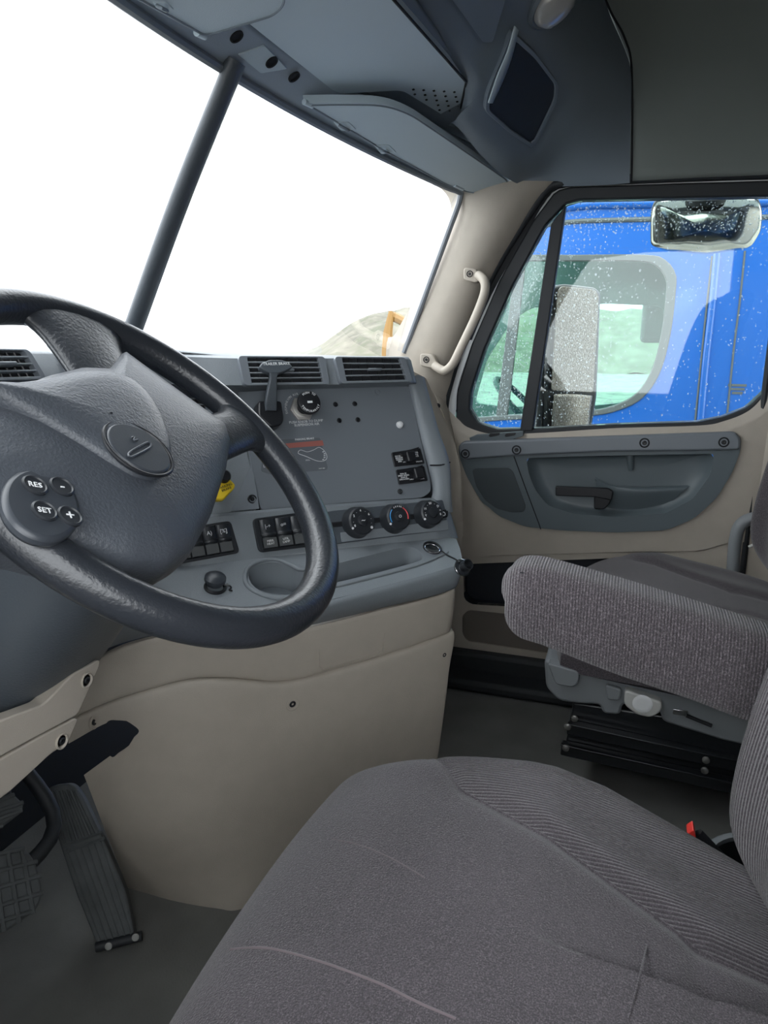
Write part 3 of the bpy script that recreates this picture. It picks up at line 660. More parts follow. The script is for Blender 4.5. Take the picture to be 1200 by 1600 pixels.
# surround of the panel (right border) and lower body : profile rows
b0 = [[D(634, 598, -.085), D(652, 598, -.088)], ]
border = [[DP(638, 604, -.002), DP(656, 680, -.002), DP(674, 752, -.002), DP(675, 775, -.002), DP(668, 790, -.004)],
          [DP(641, 598, .008), DP(661, 678, .008), DP(679, 750, .008), DP(680, 780, .006), DP(674, 796, -.002)],
          [DP(650, 586, .012), DP(672, 672, .014), DP(690, 726, .016), DP(692, 776, .012), DP(690, 800, .0)],
          [DP(658, 590, .0)+DU*.008, DP(679, 668, .004)+DU*.008, DP(697, 722, .006)+DU*.008, DP(700, 776, .004)+DU*.008, DP(704, 800, -.004)+DU*.006],
          [DP(658, 590, 0)+DU*.018-DV*.07, DP(679, 668, 0)+DU*.018-DV*.07, DP(697, 722, 0)+DU*.018-DV*.07, DP(700, 776, 0)+DU*.018-DV*.07, DP(704, 800, 0)+DU*.02-DV*.06],
          [DP(658, 590, 0)+DU*.02-DV*.22, DP(679, 668, 0)+DU*.02-DV*.22, DP(697, 722, 0)+DU*.02-DV*.22, DP(700, 776, 0)+DU*.02-DV*.22, DP(704, 800, 0)+DU*.02-DV*.2]]
loft('panel_surround', border, 'grey', dash, nu=30, nv=40, sv=True)
tube('surround_seam', [DP(672, 727, .0125), DP(690, 726.5, .0165), DP(698, 723, .008)+DU*.008], .0016, 'hole', dash, n=6, smooth_n=10)
# lower console: strip - shelf with wells - fascia
def L1(px): return [D(a, b, v) for a, b, v in px]
r_top = L1([(150, 815, -.04), (220, 812, -.02), (300, 806, .0), (405, 797, .0), (527, 787, .0), (640, 780, .0), (676, 778, .0), (690, 782, -.004)])
r_a = L1([(150, 820, -.032), (220, 817, -.012), (300, 811, .010), (405, 801, .010), (527, 791, .010), (640, 784, .010), (680, 782, .010), (697, 790, .004)])
r_b = L1([(130, 880, -.01), (220, 885, .01), (300, 884, .040), (405, 872, .040), (527, 858, .040), (640, 846, .040), (700, 840, .040), (713, 842, .036)])
SP = P3(D(405, 801, .010), D(690, 782, .010), D(640, 846, .040))
loft('switch_strip', [tail(r_top, 0, .2), tail(r_a, 0, .2), tail(r_b, 0, .2)], 'grey', dash, nu=80)
HP = P3(D(405, 872, .040), D(700, 840, .040), D(722, 882, .118))
# shelf plate with holes for cup holder and tray
sh = [HP(140, 900), HP(220, 889), HP(300, 884), HP(405, 872), HP(527, 858), HP(640, 846), HP(700, 840), HP(713, 842), HP(719, 858), HP(722, 872), HP(718, 883), HP(640, 905), HP(560, 926), HP(500, 941), HP(430, 950), HP(360, 951), HP(280, 953), HP(200, 962), HP(130, 985)]
sh = fillet(sh, .004)
hole = [HP(a, b) for a, b in [(389, 892), (397, 885), (412, 880), (430, 879), (448, 882), (462, 888), (490, 887), (520, 882), (560, 872), (600, 862), (632, 855), (648, 856), (658, 864), (660, 872), (650, 878), (600, 892), (560, 902), (522, 911), (500, 918), (480, 925), (455, 929), (425, 928), (402, 920), (390, 907)]]
hole = resample(hole, 70, True)
shelf = prism_h('shelf', sh, [hole], .006, 'grey', dash, bev=.0012)
dn = -HP.n*.5+V((0, 0, -1))*.5; dn.normalize()
loft('cup_well', [hole, [p+dn*.012 for p in hole], [(sum(hole, V())/70).lerp(p, .97)+dn*.05 for p in hole]], 'grey', shelf, nu=90, cl=True)
prism('well_floor', [p+dn*.048 for p in hole], .003, 'grey_smooth', shelf, nrm=HP.n)
rim = [(sum(hole, V())/70)+(p-sum(hole, V())/70)*1.03+HP.n*.001 for p in hole]
cc = [HP(a, b, .001) for a, b in [(500, 884), (470, 890), (455, 883), (430, 874), (405, 877), (388, 887), (383, 900), (386, 914), (402, 926), (428, 934), (458, 934), (485, 930), (510, 920)]]
tube('cup_rim', cc, .004, 'grey', shelf, n=10, smooth_n=50)
tube('tray_lip', [HP(510, 920, .001), HP(560, 908, .001), HP(650, 884, .001), HP(690, 868, .001), HP(700, 862, .001)], .0022, 'grey_light', shelf, n=8, smooth_n=30)
# fascia (front edge) dark
f1 = [HP(130, 985), HP(200, 962), HP(280, 953), HP(360, 951), HP(430, 950), HP(500, 941), HP(560, 926), HP(640, 905), HP(712, 884)]
f2 = [p+DV*.006+V((0, 0, -.008)) for p in f1]
f3 = [D(150, 1020, .06), D(200, 1002, .075), D(261, 990, .098), D(330, 989, .118), D(400, 987, .120), D(475, 979, .121), D(608, 947, .121), D(680, 930, .121), D(710, 919, .121)]
f2b = [p.lerp(q, .5)+DV*.006 for p, q in zip(f2, f3)]
loft('fascia', [tail(f1, 0), tail(f2, 0), tail(f2b, 0), tail(f3, 0), tail([p-DV*.012 for p in f3], 0)], 'grey', dash, nu=80, nv=24)
# tan band
t1 = [D(138, 1034, .055), D(160, 1026, .065), D(200, 1008, .08), D(261, 993, .10), D(330, 992, .116), D(400, 990, .117), D(475, 982, .117), D(608, 950, .117), D(680, 933, .117), D(707, 922, .117)]
t3 = [D(112, 1122, .05), D(150, 1103, .06), D(203, 1084, .075), D(293, 1060, .10), D(360, 1058, .110), D(427, 1063, .111), D(480, 1056, .111), D(560, 1034, .111), D(650, 1006, .111), D(701, 987, .111)]
t0 = [p-DV*.012+V((0, 0, -.001)) for p in t1]; t1b = [p.lerp(q, .1)+DV*.003 for p, q in zip(t1, t3)]; t2 = [p.lerp(q, .5)+DV*.003 for p, q in zip(t1, t3)]
band = loft('tan_band', [tail(t0, 0), tail(t1, 0), tail(t1b, 0), tail(t2, 0), tail(t3, 0), tail([p-DV*.014 for p in t3], 0)], 'tan', dash, nu=80, nv=30)
tag(band, 'tan plastic band under the cup holder')
bd_ = dp(.1165)
rect = [bd_(500, 985), bd_(512, 980), bd_(596, 964), bd_(603, 968), bd_(598, 1018), bd_(590, 1023), bd_(505, 1046), bd_(498, 1042)]
tube('cover_outline', [p+DV*.0 for p in resample(fillet(rect, .006), 60, True)], .0012, 'tan', band, n=6, closed=True)
# tan kick panel
k0 = [D(113, 1124, .046), D(150, 1107, .056), D(203, 1088, .074), D(293, 1064, .10), D(360, 1062, .113), D(427, 1067, .115), D(480, 1060, .115), D(560, 1038, .115), D(650, 1010, .115), D(704, 990, .115)]
hole_k = [(112, 1160), (135, 1147), (165, 1131), (190, 1129), (206, 1141), (204, 1156), (186, 1172), (160, 1186), (140, 1196), (131, 1211)]
kA = [D(107, 1162, .045), D(150, 1141, .058), D(206, 1138, .078), D(293, 1110, .105), D(360, 1105, .118), D(427, 1105, .121), D(480, 1100, .121), D(560, 1085, .121), D(640, 1062, .120), D(697, 1045, .118)]
y9 = YP(.80)
kB = [YP(.80)(129, 1211), YP(.79)(150, 1195), D(208, 1165, .07), D(293, 1170, .100), D(360, 1170, .115), D(427, 1170, .118), D(480, 1170, .118), D(560, 1160, .118), D(630, 1150, .118), D(685, 1150, .116)]
kC = [YP(.83)(165, 1300), YP(.80)(180, 1300), D(222, 1300, .045), D(280, 1300, .08), D(350, 1300, .100), D(427, 1300, .104), D(480, 1300, .104), D(560, 1300, .104), D(620, 1300, .104), D(664, 1300, .104)]
kD = [ZP(.012)(199, 1379), ZP(.012)(230, 1388), ZP(.012)(262, 1397), ZP(.012)(300, 1405), ZP(.012)(340, 1411), ZP(.012)(372, 1413), W(-.42, .098, .01), W(-.30, .098, .01), W(-.15, .098, .01), W(-.075, .098, .01)]
k00 = [p-DV*.014 for p in k0]; k0b = [p.lerp(q, .25)+DV*.004 for p, q in zip(k0, kA)]
kH = [YP(.80)(131, 1211), YP(.76)(172, 1181), D(204, 1158, .072), D(293, 1150, .102), D(360, 1148, .116), D(427, 1148, .119), D(480, 1148, .119), D(560, 1140, .119), D(635, 1120, .118), D(690, 1105, .116)]
kA[2] = D(198, 1132, .076)
kM = [p.lerp(q, .5) for p, q in zip(kH, kC)]; kM[2] = D(212, 1225, .06); kD = [p-V((0, 0, .012)) for p in kD]
def uni(pts, per):
    o = []; N = len(pts)
    for i in range(N-1):
        b, c = pts[i], pts[i+1]; a = pts[i-1] if i else b*2-c; d = pts[i+2] if i+2 < N else c*2-b
        o += [cr(a, b, c, d, t/per) for t in range(per)]
    return o+[pts[-1].copy()]
kG = [p.lerp(q, .5) for p, q in zip(kA, kH)]; kG[2] = D(210, 1144, .077); kA[1] = D(166, 1130, .062); kA[2] = D(194, 1128, .074); kH[2] = D(198, 1163, .070)
KR = [uni([V(p) for p in tail(q, 0)], 8) for q in (k00, k0, k0b, kA, kG, kH, kM, kC, kD)]
KC_ = [uni([q[i] for q in KR], 6) for i in range(len(KR[0]))]
bm = bmesh.new(); kv = [[bm.verts.new(p) for p in c] for c in KC_]
for i in range(len(kv)-1):
    for j in range(len(kv[0])-1):
        if i < 16 and 18 <= j < 30: continue
        bm.faces.new((kv[i][j], kv[i+1][j], kv[i+1][j+1], kv[i][j+1]))
hv__ = list({kv[i][j] for i in range(9, 24) for j in range(15, 34)}); hb = [v for v in hv__ if v.is_boundary]
for _ in range(16): bmesh.ops.smooth_vert(bm, verts=hb, factor=.5, use_axis_x=True, use_axis_y=True, use_axis_z=True)
kick = bm_obj('kick_panel', bm, 'tan', dash, True, 70)
tag(kick, 'tan kick panel below the dashboard band')
def scr_px(pl, a, b, r, par, m='hole'):
    return screw(pl(a, b), pl.n, r, par, well=m)
scr_px(dp(.1205), 457, 1100, .010, kick, 'tan'); scr_px(dp(.119), 694, 1023, .008, kick, 'tan'); scr_px(PL(D(148, 1127, .0575), YP(0).n), 148, 1128, .009, kick, 'tan')
# knee panels left of the steering column
KP = YP(.615)
for pts, sc_ in (([(-330, 1330), (-330, 1270), (-200, 1215), (0, 1126), (69, 1100), (116, 1052), (157, 1030), (155, 1042), (122, 1117), (60, 1150), (0, 1183), (-200, 1300)], (136, 1063)),
            ([(-330, 1400), (-330, 1345), (-200, 1304), (0, 1187), (60, 1153), (118, 1122), (122, 1124), (107, 1160), (79, 1179), (14, 1239), (-60, 1290), (-200, 1370)], (97, 1158))):
    q = prism('knee_panel', fillet([KP(a, b) for a, b in pts], .006), .02, 'tan', dash, bev=.004, seg=3); scr_px(PL(KP.p+V((0, -.001, 0)), KP.n), *sc_, .0075, q, 'tan')
# dark structure behind the knee panels
box('column_bracket', (-.45, .98, .62), (.8, .3, .3), 'pocket', dash, bev=.02)
# passenger side of the dash (tan end seen beside the dash corner)
pe = [[V((.45, .66, .93)), V((.70, .60, .945)), XP(.88)(664, 590), XP(.90)(676, 606), V((.96, .50, .90))],
      [V((.45, .64, .88)), V((.70, .57, .90)), XP(.88)(676, 625), XP(.90)(694, 646), V((.96, .49, .82))],
      [V((.45, .64, .70)), V((.70, .57, .70)), XP(.88)(700, 690), XP(.90)(718, 722), V((.96, .47, .70))],
      [V((.45, .66, .55)), V((.70, .60, .52)), XP(.88)(704, 780), XP(.90)(722, 790), V((.96, .47, .56))],
      [V((.45, .70, .45)), V((.70, .62, .42)), XP(.88)(704, 850), XP(.90)(716, 870), V((.96, .48, .42))],
      [V((.45, .80, .05)), V((.70, .72, .05)), V((.88, .62, .05)), V((.90, .56, .06)), V((.96, .52, .06))]]
loft('passenger_dash', pe, 'tan', dash, nu=40, nv=50)
tag(dash.children[-1], 'tan dash end next to the passenger door')
screw(XP(.895)(684, 634), XP(0).n, .005, dash.children[-1]); 
# ------------------------------------------------ things on the flat panel
for a, b, r, mm in ((552, 632, .0045, 'grey_smooth'), (581, 631, .0045, 'grey_smooth'), (530, 656, .0045, 'grey_smooth'), (560, 656, .0045, 'grey_smooth')): pass
for a, b in ((524, 632), (554, 631), (530, 657), (559, 656)):
    lathe('panel_screw', DP(a, b), DP.n, [(.005, 0), (.005, .0014), (.0036, .003), (.0016, .003), (.0015, .0012), (0, .0012)], 'black', spn, 16)
lathe('plug_cap', DP(591, 612), DP.n, [(.0075, 0), (.0072, .0012), (.0035, .0012), (.003, .0004), (0, .0004)], 'grey_smooth', spn, 20)
lathe('chrome_button', DP(624, 664), DP.n, [(.0072, 0), (.0072, .003), (.006, .006), (.003, .0075), (0, .008)], 'white', spn, 24)  # plain white colour stands in for the bright shine of the chrome
lathe('panel_screw', DP(625, 768), DP.n, [(.0055, 0), (.0052, .0016), (.003, .003), (.0015, .001), (0, .001)], 'rubber', spn, 16)
lathe('panel_screw', DP(394, 780, .003), DP.n, [(.0085, -.004), (.0085, 0), (.0082, .002), (.006, .0022), (.0056, .0004), (.004, .0004), (.0038, .0022), (.0014, .0022), (0, .001)], 'black', spn, 20)
# suspension dump knob with hexagon nut
kn = empty('air_knob', DP(472, 636)); kn.parent = spn; kn.matrix_parent_inverse = spn.matrix_world.inverted(); kn['label'] = 'black round pull knob on a hexagonal nut'
c0 = DP(471, 640)
prism('hex_nut', [c0+DP.n*.006+(frame_of(DP.n)[0]*math.cos(k*PI/3)+frame_of(DP.n)[1]*math.sin(k*PI/3))*.0245 for k in range(6)], .006, 'nut', kn, bev=.001)
lathe('collar', c0, DP.n, [(.018, .006), (.018, .009), (.014, .010), (.012, .010)], 'nut', kn)
lathe('stem', c0, DP.n, [(.011, .006), (.010, .030)], 'black', kn)
tc_ = c0+DP.n*.045
kn_n = DP.n
lathe('cap', c0, kn_n, [(.010, .026), (.0215, .034), (.0225, .040), (.0215, .043), (.0195, .044), (0, .044)], 'black', kn, 36)
def arc_text(s, c, n, r, size, a0, a1, m, parent, inward=False, name='arc_lettering'):
    x, y, nn = frame_of(n); N = len(s)
    e = None
    for k, ch in enumerate(s):
        if ch == ' ': continue
        a = math.radians(a0+(a1-a0)*(k/(max(N-1, 1)))); p = c+x*math.cos(a)*r+y*math.sin(a)*r; rot = a-PI/2 if not inward else a+PI/2
        o = text(name, ch, p, n, size, m, parent, rot=rot)
        if e is None: e = o
        else:
            me = e.data; bm = bmesh.new(); bm.from_mesh(me); bm.from_mesh(o.data); bm.to_mesh(me); bm.free(); md = o.data; bpy.data.objects.remove(o); bpy.data.meshes.remove(md)
    return e
arc_text('PUSH TO', tc_-DP.n*.0006, kn_n, .0178, .0058, 125, 50, 'print', kn)
arc_text('TEMPORARILY', tc_-DP.n*.0006, kn_n, .0178, .0058, 205, 335, 'print', kn, True)
box('emblem', tc_-DP.n*.0004, (.010, .004, .0006), 'print', kn, ax=frame_of(DP.n), bev=.0002)
arc_text('SUSPENSION AIR', c0+DP.n*.0005, DP.n, .031, .0062, 190, 95, 'print', spn)
text('lettering', 'PUSH KNOB TO DUMP\nSUSPENSION AIR', DP(479, 661, .0004), DP.n, .0068, 'print', spn)
# trailer brake hand valve
tb = empty('trailer_brake_lever', DP(430, 650)); tb.parent = spn; tb.matrix_parent_inverse = spn.matrix_world.inverted(); tb['label'] = 'black trailer brake lever with a lettered crescent handle'
prism('valve_body', fillet([DP(404, 626, .034), DP(440, 626, .034), DP(444, 655, .034), DP(440, 664, .034), DP(424, 668, .034), DP(404, 650, .034)], .006), .034, 'black', tb, bev=.003)
pr_ = [[DP(415, 642, .036), DP(433, 642, .036)], [DP(416, 625, .046), DP(433, 625, .046)], [DP(420, 605, .056), DP(433, 605, .056)], [DP(423, 590, .064), DP(433, 590, .064)], [DP(420, 580, .068), DP(437, 580, .068)]]
loft('lever', pr_, 'column', tb, nu=8, nv=24, thick=-.010)
ha = [DP(406, 574, .066), DP(410, 566, .068), DP(422, 562, .070), DP(436, 562, .070), (DP(450, 565, .068)), DP(457, 572, .066), DP(452, 578, .066), DP(440, 583, .068), DP(422, 583, .068), DP(410, 580, .066)]
hpl = PL(DP(430, 572, .068), DP.n)
prism('handle', fillet([hpl(a, b) for a, b in [(405, 573), (410, 566), (422, 562), (440, 562), (452, 566), (458, 574), (448, 579), (438, 583), (422, 583), (412, 578)]], .004), .014, 'column', tb, bev=.002)
text('handle_lettering', 'TRAILER BRAKE', hpl(432, 568.5, .0004), hpl.n, .0073, 'print', tb)
# placard behind the wheel
pc = prism('placard', fillet([DP(412, 688, .0006), DP(500, 684, .0006), DP(512, 730, .0006), DP(511, 734, .0006), DP(425, 742, .0006), DP(408, 736, .0006)], .004), .001, 'placard', spn)
prism('red_bar', [DP(446, 693, .001), DP(504, 688, .001), DP(506, 696, .001), DP(452, 700, .001)], .0006, 'red', pc)
text('placard_lettering', 'PARKING BRAKE', DP(476, 686, .0012), DP.n, .0052, 'print', pc)
bm = bmesh.new()
tube_bm(bm, [DP(466, 706, .0012), DP(470, 703, .0012), DP(480, 706, .0012), DP(490, 703, .0012), DP(499, 699, .0012), (DP(508, 706, .0012)), DP(511, 715, .0012), DP(506, 720, .0012), DP(495, 720, .0012), DP(478, 713, .0012), DP(467, 709, .0012)], .0005, 5, 50, True)
for q in range(5): box_bm(bm, DP(505+(2 if q in (1, 2, 3) else 0), 706+q*3, .0012), .0035, .0014, .0006, frame_of(DP.n))
o = bm_obj('diagram', bm, 'print', pc)
text('placard_lettering', 'LOCK', DP(419, 728, .0012), DP.n, .007, 'print', pc); text('placard_lettering', 'PULL', DP(481, 719, .0012), DP.n, .004, 'print', pc); text('placard_lettering', 'PART NO', DP(503, 732, .0012), DP.n, .003, 'print', pc)
# two guarded rocker switches at the right
def guarded(q, rx, l1, l2, l3, l4):
    o3 = fillet([DP(a, b, .004) for a, b in q], .003); e = prism('guarded_switch', o3, .004, 'black', spn, bev=.0008)
    cx, cy = rx; box('rocker', DP(cx, cy, .010), (.020, .022, .014), 'black', e, ax=frame_of(DP.n), bev=.003)
    prism('guard_top', [DP(cx-16, q[0][1]+1, .014), DP(q[1][0]-2, q[1][1]-2, .014), DP(q[1][0]-3, q[1][1]+3, .014), DP(cx-8, q[0][1]+5, .014)], .010, 'black', e, bev=.001)
    text('rocker_lettering', l1, DP(q[0][0]+12, (q[0][1]+q[3][1])/2-1, .0045), DP.n, .0042, 'print', e)
    if l2: text('rocker_lettering', l2, DP(q[1][0]-7, (q[1][1]+q[2][1])/2-2, .0045), DP.n, .0042, 'print', e)
    text('rocker_lettering', l3, DP(cx-8, q[2][1]-2.2, .0045), DP.n, .0036, 'print', e); text('rocker_lettering', l4, DP(q[2][0]-9, q[2][1]-3, .0045), DP.n, .0036, 'print', e)
    return e
guarded([(612, 707), (657, 700), (664, 724), (617, 729)], (641, 714), 'DO NOT\nENGAGE\nWHEELS\nSPIN', 'INTER\nAXLE\nLOCK', 'LOCK', 'UNLOCK')
guarded([(619, 734), (663, 728), (669, 751), (624, 757)], (653, 740), 'MAX 25\nSPEED WHEN\nSLIDE IS\nUNLOCKED', '', 'UNLOCK', 'LOCK')
# HVAC control plate with three knobs
hv_o = fillet([SP(488, 804, .003), SP(520, 798, .003), SP(600, 790, .003), SP(692, 781, .003), SP(697, 800, .003), SP(700, 828, .003), SP(640, 835, .003), SP(533, 849, .003), SP(500, 853, .003)], .004)
hv = prism('climate_panel', hv_o, .005, 'column', dash, bev=.001)
prism('lower_bezel', fillet([SP(532, 832, .0045), SP(600, 825, .0045), SP(700, 812, .0045), SP(701, 828, .0045), SP(640, 834, .0045), SP(534, 847, .0045)], .002), .002, 'grey', hv, bev=.0006)
prism('groove', [SP(500, 818, .004), SP(700, 798, .004), SP(700, 806, .004), SP(500, 826, .004)], .002, 'black', hv)
xk, yk, nk = frame_of(SP.n)
nk2 = (nk+ (CAM-SP(614, 812)).normalized()*.6).normalized()
for (a, b, R) in ((557, 817, .0275), (614, 811, .0265), (666, 804, .0262)):
    c = SP(a, b, .003); kk = lathe('climate_knob', c, SP.n, [(R+.003, 0), (R+.002, .005), (R, .008), (R-.001, .022), (R-.004, .0245), (.010, .0245), (.0095, .0275), (.007, .0285), (0, .0285)], 'switch', hv, 40)
    t = c+SP.n*.0248
    lathe('knob_dot', t+(-xk*.82-yk*.42)*R, SP.n, [(.0022, -.001), (.0022, .0006), (0, .0007)], 'white', kk, 10)
    if a == 557:
        for ch, ang in (('0', 205), ('1', 180), ('2', 145), ('3', 118), ('4', 90), ('5', 60), ('6', 32), ('7', 5), ('8', -20)): 
            an = math.radians(ang); text('knob_lettering', ch if ch in '0246' else '-', t+(xk*math.cos(an)+yk*math.sin(an))*R*.68, SP.n, .0065, 'white', kk)
        text('knob_lettering', '~', c+SP.n*.0288, SP.n, .014, 'white', kk)
        lathe('knob_dot', t+(xk*.6-yk*.55)*R, SP.n, [(.0026, -.001), (.0026, .0006), (0, .0007)], 'white', kk, 10)
    if a == 614:
        for nm, a0, a1, mm in (('blue_arc', 205, 130, 'blue_arc'), ('red_arc', 55, -20, 'red_arc')):
            tube(nm, [t+(xk*math.cos(math.radians(q))+yk*math.sin(math.radians(q)))*R*.74 for q in [a0+(a1-a0)*i/12 for i in range(13)]], .0011, mm, kk, n=6)
        bm = bmesh.new()
        for q in (112, 100, 88, 76, 66): box_bm(bm, t+(xk*math.cos(math.radians(q))+yk*math.sin(math.radians(q)))*R*.76, .001, .003, .0008, (xk, yk, nk))
        bm_obj('tick_marks', bm, 'white', kk); text('knob_lettering', 'O', c+SP.n*.0288, SP.n, .008, 'white', kk)
    if a == 666:
        for ch, ang in (('Y', 195), ('-', 175), ('H', 150), ('-', 120), ('W', 95), ('-', 65), ('D', 35), ('=', 5), ('8', -20)):
            an = math.radians(ang); text('knob_lettering', ch, t+(xk*math.cos(an)+yk*math.sin(an))*R*.68, SP.n, .0068, 'white', kk)
box('jack', SP(693, 803, .006), (.012, .016, .008), 'black', hv, ax=(xk, yk, nk), bev=.001)
lathe('jack_ring', SP(693, 803, .010), SP.n, [(.0045, 0), (.0045, .0008), (.003, .0008), (.003, 0)], 'print', hv, 16)
# rocker switch banks
def bank(tl, tr, br, bl, n, upper, lower, round_first=False):
    o4 = [SP(a, b, .0) for a, b in (tl, tr, br, bl)]
    e = prism('switch_bank', fillet([p+SP.n*.003 for p in o4], [.010, .008, .008, .010]), .005, 'switch', dash, bev=.0012)
    TL, TR, BR, BL = [p+SP.n*.003 for p in o4]
    def q(s, t): return TL.lerp(TR, s).lerp(BL.lerp(BR, s), t)
    s0, s1 = .07, .95
    for k in range(n):
        a, b = s0+(s1-s0)*k/n, s0+(s1-s0)*(k+.94)/n
        r = empty('rocker_switch', q((a+b)/2, .5)); r.parent = e; r.matrix_parent_inverse = e.matrix_world.inverted()
        xx = (q(b, .5)-q(a, .5)); w_ = xx.length; xx.normalize(); yy = SP.n.cross(xx)
        hgt = (q(.5, .06)-q(.5, .94)).length; cen = q((a+b)/2, .5)
        prof = [(.48, .002), (.46, .006), (.10, .0035), (.04, .004), (0, .0068), (-.06, .0062), (-.10, .004), (-.44, .005), (-.48, .002)]
        rows_ = [[cen+yy*h*hgt+SP.n*z-xx*w_*.5, cen+yy*h*hgt+SP.n*z+xx*w_*.5] for h, z in prof]
        loft('rocker', rows_, 'switch', r, nu=3, thick=.004, ang=30)
        lx = 'hole' if (round_first and k == 0) else 'switch_lens'
        prism('lens', [cen+yy*h*hgt+SP.n*z+xx*s*w_*.46 for h, z, s in ((-.13, .0052, -1), (-.13, .0052, 1), (-.44, .0060, 1), (-.44, .0060, -1))], .002, 'switch_lens', r)
        if round_first and k == 0: lathe('dimmer', cen-yy*.28*hgt+SP.n*.005, SP.n, [(.0085, 0), (.0085, .004), (.006, .006), (0, .0055)], 'black', r, 20)
        if upper[k]: text('symbol', upper[k], cen+yy*.24*hgt+SP.n*.0054, SP.n, .0095, 'print', r)
        if lower[k]: text('lettering', lower[k], cen-yy*.28*hgt+SP.n*.0064, SP.n, .0056, 'white', r)
bank((230, 833), (360, 814), (374, 864), (246, 888), 5, ['', '', '(::)', 'A)', '[%]'], [''] * 5, False)
bank((393, 811), (500, 797), (512, 851), (404, 864), 4, ['|-+', 'o=', '', ''], ['MIRR\nHEAT', 'UTIL\nLAMP', '', ''])
# yellow parking brake knob
yk_ = empty('parking_brake_knob', DP(345, 764)); yk_.parent = lps; yk_.matrix_parent_inverse = lps.matrix_world.inverted(); yk_['label'] = 'yellow diamond-shaped knob'
lathe('stem', DP(340, 770), DP.n, [(.012, 0), (.012, .002), (.008, .004), (.007, .04)], 'black', yk_)
YK = PL(DP(345, 762, .052), DP.n)
prism('grip', fillet([YK(322, 772), YK(344, 741), YK(354, 742), YK(368, 757), YK(367, 762), YK(350, 781), YK(343, 782), YK(325, 778)], .004), .016, 'yellow', yk_, bev=.003)
text('grip_lettering', 'PARKING\nBRAKE', YK(353, 762, .0005), YK.n, .006, 'black', yk_, rot=.25)
# ignition key cylinder end next to it
lathe('dash_button', DP(344, 750, .03), DP.n, [(.012, 0), (.011, .03), (.008, .034), (0, .034)], 'black', lps)
# power sockets
def socket(px, py, parent): 
    return lathe('socket_ring', HP(px, py), HP.n, [(.018, 0), (.018, .002), (.015, .004), (.013, .002), (.013, 0)], 'black', parent, 28)
s1 = socket(336, 918, shelf)
lathe('socket_cap', HP(335, 914), HP.n, [(.013, .003), (.013, .009), (.0175, .011), (.0172, .016), (.013, .019), (.006, .0205), (0, .021)], 'hub_smooth', shelf, 28)
tube('cap_strap', [HP(350, 914, .004), HP(358, 915, .004), HP(361, 918, .003), HP(358, 922, .003), HP(363, 923, .002)], .0014, 'black', shelf, n=8, smooth_n=16)
s2 = lathe('socket_ring', HP(675, 857), HP.n, [(.0185, 0), (.0185, .004), (.017, .0055), (.0125, .0055), (.012, .002), (0, .002)], 'black', shelf, 28)
tube('chrome_ring', [HP(675, 857, .006)+(frame_of(HP.n)[0]*math.cos(a)+frame_of(HP.n)[1]*math.sin(a))*.0145 for a in [2*PI*i/32 for i in range(32)]], .0012, 'chrome', s2, n=8, closed=True)
cp = empty('hanging_socket_cap', D(730, 885, .11)); cp.parent = dash; cp.matrix_parent_inverse = dash.matrix_world.inverted(); cp['label'] = 'open socket cap hanging on its strap over the dash corner'
tube('strap', [HP(690, 861, .003), HP(700, 868, .004), D(712, 874, .12), D(718, 879, .135)], .0016, 'black', cp, n=8, smooth_n=20)
cn = (Rt*.45+Up*.35-Fw*.8).normalized()
lathe('cap', D(722, 887, .13), cn, [(0, -.004), (.015, -.004), (.0165, 0), (.0165, .002), (.011, .003), (.0095, .004), (.0095, .016), (.0105, .018), (.0105, .022), (.0085, .022), (.008, .008), (0, .008)], 'switch', cp, 28)
tube('cap_ring', [D(722, 887, .13)+(frame_of(cn)[0]*math.cos(a)+frame_of(cn)[1]*math.sin(a))*.016+cn*.001 for a in [2*PI*i/28 for i in range(28)]], .0013, 'chrome', cp, n=8, closed=True)
# ================================================================== STEERING WHEEL
WN = V((.022, -.678, .735)).normalized(); WC = V((-.421, .478, .897)); WA = V((.9995, .032, 0)); WB = WN.cross(WA).normalized()
WPn = PL(WC, WN)
def wp_(x, y, h=0): return WPn(x, y, h)
def wl(a, b, h=0): return WC+WA*a+WB*b+WN*h
sw_ = empty('steering_wheel', WC, 'large black steering wheel with oval badge pad and thumb buttons', 'steering wheel')
rim_ = tube('rim', [wl(.2265*math.cos(a), .2265*math.sin(a)) for a in [2*PI*i/160 for i in range(160)]], .0195, 'wheel', sw_, n=24, closed=True)
def spoke(ang, w_in, w_out, r0=.11, skew=0, h0=-.004):
    rows_ = []
    for k in range(17):
        t = k/16; r = r0+(.225-r0)*t; wv = w_in+(w_out-w_in)*t**2.2 if w_out > w_in else w_in+(w_out-w_in)*t
        wv += .024*(math.exp(-((1-t)/.17)**2)); a = math.radians(ang)+skew*t; d = V((math.cos(a), math.sin(a))); p = V((-d.y, d.x))
        row = []
        for j in range(24):
            q = 2*PI*j/24; c_, s_ = math.cos(q), math.sin(q); cx = abs(c_)**.75*(1 if c_ > 0 else -1); th = .013+.004*t
            row.append(wl(d.x*r+p.x*cx*wv, d.y*r+p.y*cx*wv, h0*(1-t)+s_*th*(.9)))
        rows_.append(row)
    return loft('spoke', rows_, 'wheel', sw_, raw=True, cl=True)
spoke(70, .044, .066, .08)
spoke(1, .034, .032, .10)
spoke(178, .045, .050, .08)
